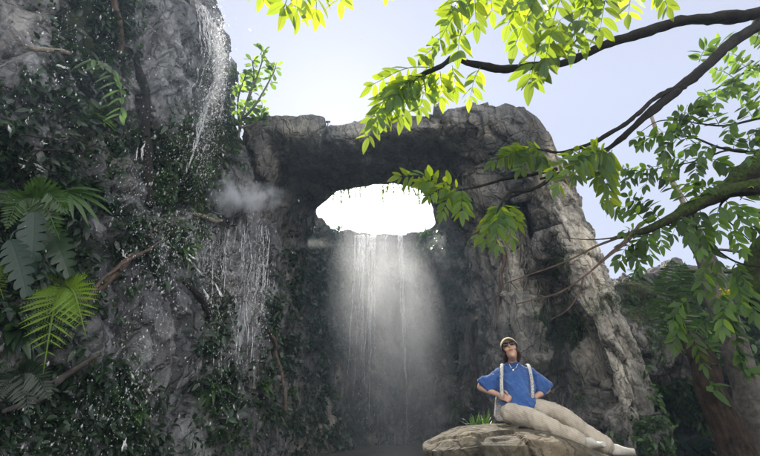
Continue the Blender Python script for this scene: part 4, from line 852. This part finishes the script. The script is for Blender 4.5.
# grass behind the boulder by the person
random.seed(15)
for px, Y, n, lb in ((484, 5.35, 34, 'spiky grass tuft growing behind the boulder at the person\'s elbow'), (476, 5.5, 24, 'lower spiky grass tuft behind the boulder, left of the taller one')):
    b0 = P(px, 428, Y); b0.z = .9; m = MB(); tuft(m, b0, Vector((0, 0, 1)), n, .36, .02, 'strap', .35, .8, .75, 7, None); tube(m, [Vector((b0.x, b0.y, 0)), Vector((b0.x, b0.y, .5)), b0], [.03, .03, .025], 8, 6)
    props(m.build('grass_tuft', L_mid, org=b0), lb, 'plant')

# ------------------------------------------------------------------ person
YP = 4.62; K = mpp(P(515, 395, YP))
def Q(px, py, dy=0.): return P(px, py, YP + dy)
def loft(mb, rings, k=20):             # rings: (centre, half axis vector a, half axis vector b); closed watertight solid
    vs = []; fs = []
    for c, a, b in rings:
        for j in range(k): t = 2 * math.pi * j / k; vs.append(c + a * math.cos(t) + b * math.sin(t))
    n = len(rings)
    for i in range(n - 1):
        for j in range(k): fs.append((i * k + j, i * k + (j + 1) % k, (i + 1) * k + (j + 1) % k, (i + 1) * k + j))
    fs.append(tuple(range(k - 1, -1, -1))); fs.append(tuple((n - 1) * k + j for j in range(k))); mb.add(vs, fs)
def limb(mb, pts, rad, n=14, k=14, flat=1.):
    q = cr(pts, n); rr = np.interp(np.linspace(0, len(rad) - 1, n), range(len(rad)), rad); rings = []; side = None
    for i in range(n):
        t = Vector(q[min(i + 1, n - 1)] - q[max(0, i - 1)]).normalized()
        if side is None: side = t.orthogonal().normalized()
        side = (side - t * side.dot(t)).normalized(); rings.append((Vector(q[i]), side * rr[i], t.cross(side) * rr[i] * flat))
    t0 = Vector(q[1] - q[0]).normalized(); t1 = Vector(q[-1] - q[-2]).normalized()
    rings = [(rings[0][0] - t0 * rr[0] * .7, rings[0][1] * .5, rings[0][2] * .5)] + rings + [(rings[-1][0] + t1 * rr[-1] * .7, rings[-1][1] * .5, rings[-1][2] * .5)]
    loft(mb, rings, k)
def ell(mb, c, ax, ay, az, n=12, k=18):
    rings = []
    for i in range(n + 1):
        t = math.pi * (.03 + .94 * i / n); rings.append((c + az * math.cos(t), ax * math.sin(t), ay * math.sin(t)))
    loft(mb, rings[::-1], k)
def remesh(mb, name, mat, parent, vox, smooth=6, fac=.6, disp=None, tint=None):
    me = bpy.data.meshes.new('t'); me.from_pydata([tuple(v) for v in mb.v], [], mb.f); me.update(); o = bpy.data.objects.new('t', me); COL.objects.link(o)
    r = o.modifiers.new('r', 'REMESH'); r.mode = 'VOXEL'; r.voxel_size = vox; r.adaptivity = 0
    s_ = o.modifiers.new('s', 'SMOOTH'); s_.iterations = smooth; s_.factor = fac
    ev = o.evaluated_get(bpy.context.evaluated_depsgraph_get()); e = ev.to_mesh(); n = len(e.vertices)
    co = np.empty(n * 3); e.vertices.foreach_get('co', co); co = co.reshape(-1, 3); no = np.empty(n * 3); e.vertices.foreach_get('normal', no); no = no.reshape(-1, 3)
    fs = [tuple(p_.vertices) for p_ in e.polygons]; ev.to_mesh_clear(); bpy.data.objects.remove(o)
    if disp: co = co + no * disp(co)[:, None]
    out = MB(); out.v = co.tolist(); out.f = fs; out.uv = [(.5, .5)] * n; out.t = [.5] * n if tint is None else tint(co).tolist()
    return out.build(name, mat, parent)
skin = plain('skin', (.55, .33, .235), .5, 60, .08, .05, .4, **{'Subsurface Weight': .12, 'Subsurface Radius': (.02, .008, .004)})
b = NB('blue_cloth'); n_ = b.noise(b.obj(), 7, 5, .6, .4); wv = b.noise(b.obj(), 260, 2, .6); c = b.ramp(n_, [(.3, (.025, .075, .25)), (.7, (.05, .13, .35))])
cloth = b.done(b.bsdf(c, .9, b.bump(b.math('ADD', n_, b.math('MULTIPLY', wv, .05)), .9, .06), .15, **{'Sheen Weight': .3}))
b = NB('striped_cloth'); st_ = b.math('SINE', b.math('MULTIPLY', b.attr('tint'), 2 * math.pi * 19)); c = b.mix(b.ramp(st_, [(.35, 0.), (.65, 1.)]), (.44, .385, .31), (.52, .46, .37))
nz = b.noise(b.obj(), 6, 4); pants = b.done(b.bsdf(b.mix(1, c, b.ramp(nz, [(.3, .8), (.7, 1.1)]), 'MULTIPLY'), .9, b.bump(nz, .4, .03), .15))
capm = plain('cream_cloth', (.62, .52, .36), .9, 90, .12, .1, .1); hairm = plain('brown_hair', (.05, .02, .012), .45, 120, .4, .4, .5); black = plain('black_plastic', (.008, .008, .009), .12, 20, .05, .02, .7)
shoem = plain('shoe_cloth', (.55, .52, .46), .8, 60, .15, .15); sole = plain('tan_sole', (.1, .06, .035), .8, 60, .2, .2); white = plain('white_rubber', (.7, .68, .62), .7, 60, .1, .1)
lipm = plain('lips', (.45, .14, .11), .45, 20, .05, .02); gold = plain('silver_metal', (.8, .78, .72), .25, 20, .05, .02, .6, **{'Metallic': 1.})

hip = Q(514, 413); root = Vector((hip.x, hip.y, seat_z(hip.x, hip.y) or 1.0))
pr = thing('person', root, 'person in blue oversized T-shirt, cream cap and sunglasses sitting on the boulder, hands on hips', 'person')
drop = 0.0
X = Vector((1, 0, 0))
body = MB()
# head frame: looking up and a little to the left of the photo
fw = Vector((-.32, -.88, .38)).normalized(); up = Vector((-.10, .36, .92)); up = (up - fw * up.dot(fw)).normalized(); rt = fw.cross(up).normalized(); fw, up, rt = fw * 1.1, up * 1.12, rt * 1.04
hc = Q(510, 349.3, .08)
ell(body, hc + up * .02, rt * .073, fw * .092, up * .095); ell(body, hc - up * .05 + fw * .026, rt * .052, fw * .062, up * .068)
ell(body, hc - up * .1 + fw * .062, rt * .024, fw * .024, up * .02)                       # chin
limb(body, [hc + fw * .088 + up * .012, hc + fw * .104 - up * .022], [.007, .012], 6, 10)   # nose
for sg in (-1, 1):
    ell(body, hc + rt * sg * .074 - up * .012 - fw * .005, rt * .009, fw * .018, up * .03)
    ell(body, hc + rt * sg * .035 + fw * .066 - up * .03, rt * .024, fw * .02, up * .02)
nk = Q(513, 366, .14)
limb(body, [hc - up * .06 - fw * .035, Q(512.3, 359, .13), nk], [.046, .043, .056], 8)
SL, SR = Q(500, 374.5, .14), Q(530.5, 374.5, .14); EL, ER = Q(480, 387, .16), Q(547.5, 389, .16); HL, HR = Q(502, 396, -.03), Q(532.5, 398.5, -.03)
loft(body, [(nk, X * .06, Vector((0, .05, 0))), (Q(514.5, 372, .14), X * .12, Vector((0, .06, 0))), (Q(515, 382, .1), X * .15, Vector((0, .09, 0))), (Q(517, 396, .06), X * .13, Vector((0, .08, 0))), (Q(517, 408, .02), X * .16, Vector((0, .1, 0)))])
def hand(mb, wr, el, sg):
    d = (wr - el).normalized(); pal = wr + d * .05; nv_ = Vector((0, -1, .15)); nv_ = (nv_ - d * nv_.dot(d)).normalized(); dn = d.cross(nv_).normalized()
    if dn.z > 0: dn = -dn
    ell(mb, pal, d * .05, dn * .04, nv_ * .018)
    for k, (o_, l) in enumerate(((-.030, .062), (-.010, .068), (.010, .064), (.029, .052))):
        b0 = pal + d * .038 + dn * o_; p1 = b0 + d * l * .45 + nv_ * .006; p2 = p1 + d * l * .18 - nv_ * l * .38; p3 = p2 - d * l * .3 - nv_ * l * .2
        limb(mb, [b0 - d * .02, b0, p1, p2, p3], [.0095, .0095, .009, .0082, .007], 14, 8)
    t0 = pal - d * .025 - dn * .03; limb(mb, [t0, t0 - dn * .022 + d * .018 + nv_ * .012, t0 - dn * .018 + d * .05 + nv_ * .02, t0 - dn * .004 + d * .07 + nv_ * .018], [.013, .0115, .0105, .008], 10, 8)
for S_, E_, H_, sg in ((SL, EL, HL, -1), (SR, ER, HR, 1)):
    limb(body, [S_, (S_ + E_) / 2 + Vector((0, .01, 0)), E_], [.048, .044, .038], 10)
    d = (H_ - E_).normalized(); wr = H_ - d * .04
    limb(body, [E_, E_.lerp(wr, .4), wr], [.037, .036, .024], 10, 14, .9); hand(body, wr, E_, sg)
AK = [(Q(582, 442, -.22), Q(545, 425.5, -.34), Q(509, 414, -.1)), (Q(608, 447.5, -.1), Q(562, 416.5, -.04), Q(527, 408, .0))]
for a_, kn, hp in AK:
    limb(body, [hp.lerp(kn, .35), kn, a_], [.042, .042, .036], 14)
remesh(body, 'body', skin, pr, .0055, 4, .5)
m = MB(); limb(m, [hc + fw * .092 - up * .052 - rt * .022, hc + fw * .101 - up * .054, hc + fw * .092 - up * .052 + rt * .022], [.004, .0075, .004], 10, 8); m.build('lips', lipm, pr)
# sunglasses
sg_ = thing('sunglasses', hc, None, None); sg_.parent = pr; sg_.location = hc - root
m = MB()
for s1 in (-1, 1): ell(m, hc + rt * s1 * .034 + fw * .089 + up * .012, rt * .033, fw * .012, up * .021)
class _O: pass
def subbuild(mb, name, mat): 
    o = mb.build(name, mat, None, org=hc); o.parent = sg_; o.location = (0, 0, 0); return o
subbuild(m, 'lenses', black); m = MB(); limb(m, [hc - rt * .08 - fw * .01 + up * .005, hc - rt * .078 + fw * .03 + up * .012, hc - rt * .062 + fw * .09 + up * .02, hc + fw * .1 + up * .02, hc + rt * .062 + fw * .09 + up * .02, hc + rt * .078 + fw * .03 + up * .012, hc + rt * .08 - fw * .01 + up * .005], [.003, .004, .005, .004, .005, .004, .003], 30, 8)
subbuild(m, 'frame', black)
# hair
m = MB(); ell(m, hc + up * .015 - fw * .018, rt * .084, fw * .092, up * .098)
for s1, l in ((-1, .105), (1, .085)):
    for k in range(5):
        a0 = hc + rt * s1 * (.07 + .006 * random.random()) - fw * (.0 + .018 * k) - up * .0
        limb(m, [a0, a0 - up * .06 + rt * s1 * .006, a0 + Vector((-s1 * .004, .03, -l - .02 * random.random()))], [.013, .013, .006], 8, 8)
for k in range(6):
    a0 = hc - fw * .085 + rt * (-.055 + .022 * k); limb(m, [a0, a0 + Vector((0, .02, -.08)), a0 + Vector((0, .0, -.13))], [.022, .022, .01], 8, 8)
remesh(m, 'hair', hairm, pr, .006, 3, .5, disp=lambda c: .004 * fbm(c * np.array([90, 90, 12]), 2, 3))
# cap
cp = thing('cap', hc, None, None); cp.parent = pr; cp.location = hc - root
def capb(mb, name):
    o = mb.build(name, capm, None, org=hc); o.parent = cp; o.location = (0, 0, 0); return o
m = MB(); rings = []
for i in range(12):
    t = math.pi / 2 * i / 11.4; rings.append((hc + up * (.035 + .088 * math.sin(t)) - fw * (.008 + .012 * math.sin(t)), rt * .088 * math.cos(t), fw * .106 * math.cos(t)))
loft(m, rings, 28); capb(m, 'crown')
m = MB(); vs = []; fs = []; n = 20
for lay in (0, 1):
    for i in range(n + 1):
        a = math.pi * (.06 + .88 * i / n)
        for rr_ in (0, .5, 1):
            x = math.cos(a) * (.084 + .004 * rr_); y = math.sin(a) * (.094 + .072 * rr_) ; vs.append(hc + rt * x + fw * (y - .006) + up * (.046 - .022 * abs(math.cos(a)) ** 2 - .010 * rr_ - .006 * lay))
N_ = (n + 1) * 3
for lay in (0, 1):
    for i in range(n):
        for j in (0, 1):
            a = lay * N_ + i * 3 + j; qd = (a, a + 1, a + 4, a + 3); fs.append(qd if lay == 0 else qd[::-1])
for i in range(n):
    for j in (0, 2): a = i * 3 + j; fs.append((a, a + 3, a + 3 + N_, a + N_))
m.add(vs, fs); capb(m, 'brim')
# shirt
m = MB(); D = lambda v: Vector((0, v, 0))
loft(m, [(Q(512.5, 363.5, .13), X * .062, D(.058)), (Q(513, 366, .14), X * .09, D(.068)), (Q(514.5, 369.5, .14), X * .165, D(.088)), (Q(515, 376, .12), X * .19, D(.115)), (Q(516, 386, .08), X * .185, D(.13)), (Q(517.5, 396, .04), X * .175, D(.13)), (Q(519.5, 406, .02), X * .175, D(.155)), (Q(520, 409, .02), X * .165, D(.15))], 28)
for S_, E_, o1 in ((Q(500, 371, .14), Q(485, 386, .15), -1), (Q(531, 371, .14), Q(542.5, 388, .15), 1)):
    a = Vector((0, 1, 0)); E2 = E_ + Vector((0, 0, -.028)); C0 = S_ + Vector((-o1 * .07, 0, -.055)); C1 = S_ + Vector((-o1 * .012, 0, -.045)); d = (E2 - C1).normalized(); b2 = d.cross(a).normalized(); b1 = (X * -o1 * .25 + Vector((0, 0, 1))).normalized(); b1 = b1 if b1.dot(b2) > 0 else -b1
    loft(m, [(C0, a * .07, b1 * .06), (C1, a * .085, (b1 + b2).normalized() * .075), (C1.lerp(E2, .5) + Vector((0, 0, -.012)), a * .09, b2 * .1), (E2, a * .094, b2 * .122), (E2 + d * .012, a * .092, b2 * .12)], 18)
def wr_s(c):
    q = c - np.array(root); return .02 * fbm(q * np.array([7, 5, 4]) @ np.array([[1, 0, .6], [0, 1, 0], [-.5, 0, 1]]), 3, 5, ridged=True) + .006 * fbm(q * np.array([22, 14, 10]), 2, 9) + .008 * np.sin(q[:, 2] * 38 + q[:, 0] * 24) * np.clip(.45 - q[:, 2], 0, .3) * 3
remesh(m, 'shirt', cloth, pr, .008, 5, .5, disp=wr_s)
# necklace
m = MB(); a = Q(508.8, 363.5, .03); c_ = Q(518, 363.5, .03); mid2 = Q(513, 369.4, .035); tube(m, [a, a.lerp(mid2, .55) + Vector((0, -.01, -.012)), mid2, c_.lerp(mid2, .55) + Vector((0, -.01, -.012)), c_], [.0022] * 5, 20, 6); ell(m, mid2 + Vector((0, -.004, -.008)), X * .009, D(.004), Vector((0, 0, .012))); m.build('necklace', gold, pr)
# trousers
m = MB()
loft(m, [(Q(518, 402.5, .04), X * .135, D(.1)), (Q(517.5, 409, .02), X * .15, D(.12)), (Q(517, 416, .0), X * .15, D(.13)), (Q(516, 420.5, .0), X * .12, D(.11))], 24)
LG = []
for i, (a_, kn, hp) in enumerate(AK):
    d = (a_ - kn).normalized(); e_ = a_ - d * .015; up2 = Vector((0, 0, .012))
    limb(m, [hp + up2, hp.lerp(kn, .5) + up2 * 2, kn + up2, kn.lerp(e_, .5), e_], [.092, .088, .078, .076, .08], 22, 20); LG.append((np.array(hp), np.array(kn), np.array(e_)))
def stripe(c):
    best = np.full(len(c), 9.); out = np.zeros(len(c))
    for h_, k_, a_ in LG:
        for p0, p1 in ((h_, k_), (k_, a_)):
            ab = p1 - p0; t = np.clip(((c - p0) @ ab) / (ab @ ab), 0, 1); o_ = c - (p0 + t[:, None] * ab); dd = np.linalg.norm(o_, axis=1)
            u_ = ab / np.linalg.norm(ab); e1 = np.cross(u_, [0, -1., 0]); e1 /= np.linalg.norm(e1); e2 = np.cross(u_, e1); an = (o_ @ e1) * 3.2
            mk = dd < best; best = np.where(mk, dd, best); out = np.where(mk, an, out)
    return out + 1
remesh(m, 'trousers', pants, pr, .0075, 5, .5, disp=lambda c: .013 * fbm((c - np.array(root)) * np.array([9, 7, 5]) @ np.array([[1, 0, .8], [0, 1, 0], [-.2, 0, 1]]), 3, 15, ridged=True) + .004 * fbm(c * 22, 2, 4), tint=stripe)
# shoes
for i, ((a_, kn, hp), heel, toe) in enumerate(zip(AK, (Q(587, 450, -.24), Q(612, 454.5, -.12)), (Q(605, 447, -.40), Q(636, 454, -.2)))):
    sh = MB(); t = (toe - heel).normalized(); u2 = (a_ - heel); u2 = (u2 - t * u2.dot(t)).normalized(); u2 = (u2.normalized() + Vector((0, .75, 0))); u2 = (u2 - t * u2.dot(t)).normalized(); s3 = t.cross(u2); L = (toe - heel).length
    loft(sh, [(heel + u2 * .03, s3 * .026, u2 * .03), (heel + t * .02 + u2 * .04, s3 * .037, u2 * .045), (heel + t * L * .35 + u2 * .048, s3 * .04, u2 * .054), (heel + t * L * .6 + u2 * .03, s3 * .044, u2 * .034), (heel + t * L * .85 + u2 * .022, s3 * .042, u2 * .024), (toe + u2 * .024, s3 * .032, u2 * .024)], 18)
    limb(sh, [heel + t * .05 + u2 * .06, a_], [.042, .04], 6)
    shoe = remesh(sh, 'shoe', shoem, pr, .006, 4, .5)
    so = MB(); loft(so, [(heel - t * .012, s3 * .03, u2 * .018), (heel + t * .02, s3 * .045, u2 * .021), (heel + t * L * .35, s3 * .044, u2 * .018), (heel + t * L * .65, s3 * .054, u2 * .018), (heel + t * L * .9, s3 * .049, u2 * .018), (toe + t * .016, s3 * .026, u2 * .015)], 18)
    o = so.build('sole', sole, None, org=root); o.parent = shoe
    lc = MB()
    for j in range(4):
        c = heel + t * L * (.45 + .09 * j) + u2 * (.082 - .008 * j); limb(lc, [c - s3 * .02, c + u2 * .004, c + s3 * .02], [.003, .0035, .003], 6, 6)
    o = lc.build('lace', white, None, org=root); o.parent = shoe
# backpack
b = NB('patterned_bag'); vo = b.n('TexVoronoi'); b.set(vo.inputs[0], b.obj()); vo.inputs['Scale'].default_value = 55; c = b.ramp(vo.outputs['Distance'], [(.2, (.16, .17, .22)), (.5, (.5, .48, .44))]); bagm = b.done(b.bsdf(c, .85, None, .2))
bp_ = thing('backpack', Vector((root.x, root.y + .2, root.z)), 'pale patterned backpack worn by the seated person, straps over the blue shirt', 'backpack')
m = MB(); loft(m, [(Q(510, 372, .32), X * .11, D(.06)), (Q(510, 384, .32), X * .14, D(.09)), (Q(509, 400, .27), X * .15, D(.11)), (Q(508, 416, .22), X * .15, D(.11)), (Q(508, 421, .2), X * .12, D(.09))], 22); remesh(m, 'bag', bagm, bp_, .009, 5, .5, disp=lambda c: .006 * fbm(c * 14, 2, 8))
for pl in ([(503, 365, .24), (502, 364.2, .14), (501.8, 369.5, .0), (501.5, 382, -.05), (501.8, 392, -.085), (502.5, 397, -.08)], [(526, 365, .24), (528, 364.4, .14), (530, 369.5, .0), (532, 382, -.045), (532.5, 392, -.085), (532.8, 398, -.08)]):
    m = MB(); q = cr([Q(*p_) for p_ in pl], 40); vs = []
    for i in range(40):
        t = Vector(q[min(39, i + 1)] - q[max(0, i - 1)]).normalized(); s3 = X - t * t.dot(X); s3.normalize(); vs.append((Vector(q[i]), s3 * .017, t.cross(s3) * .006))
    loft(m, vs, 12); m.build('strap', bagm, bp_)
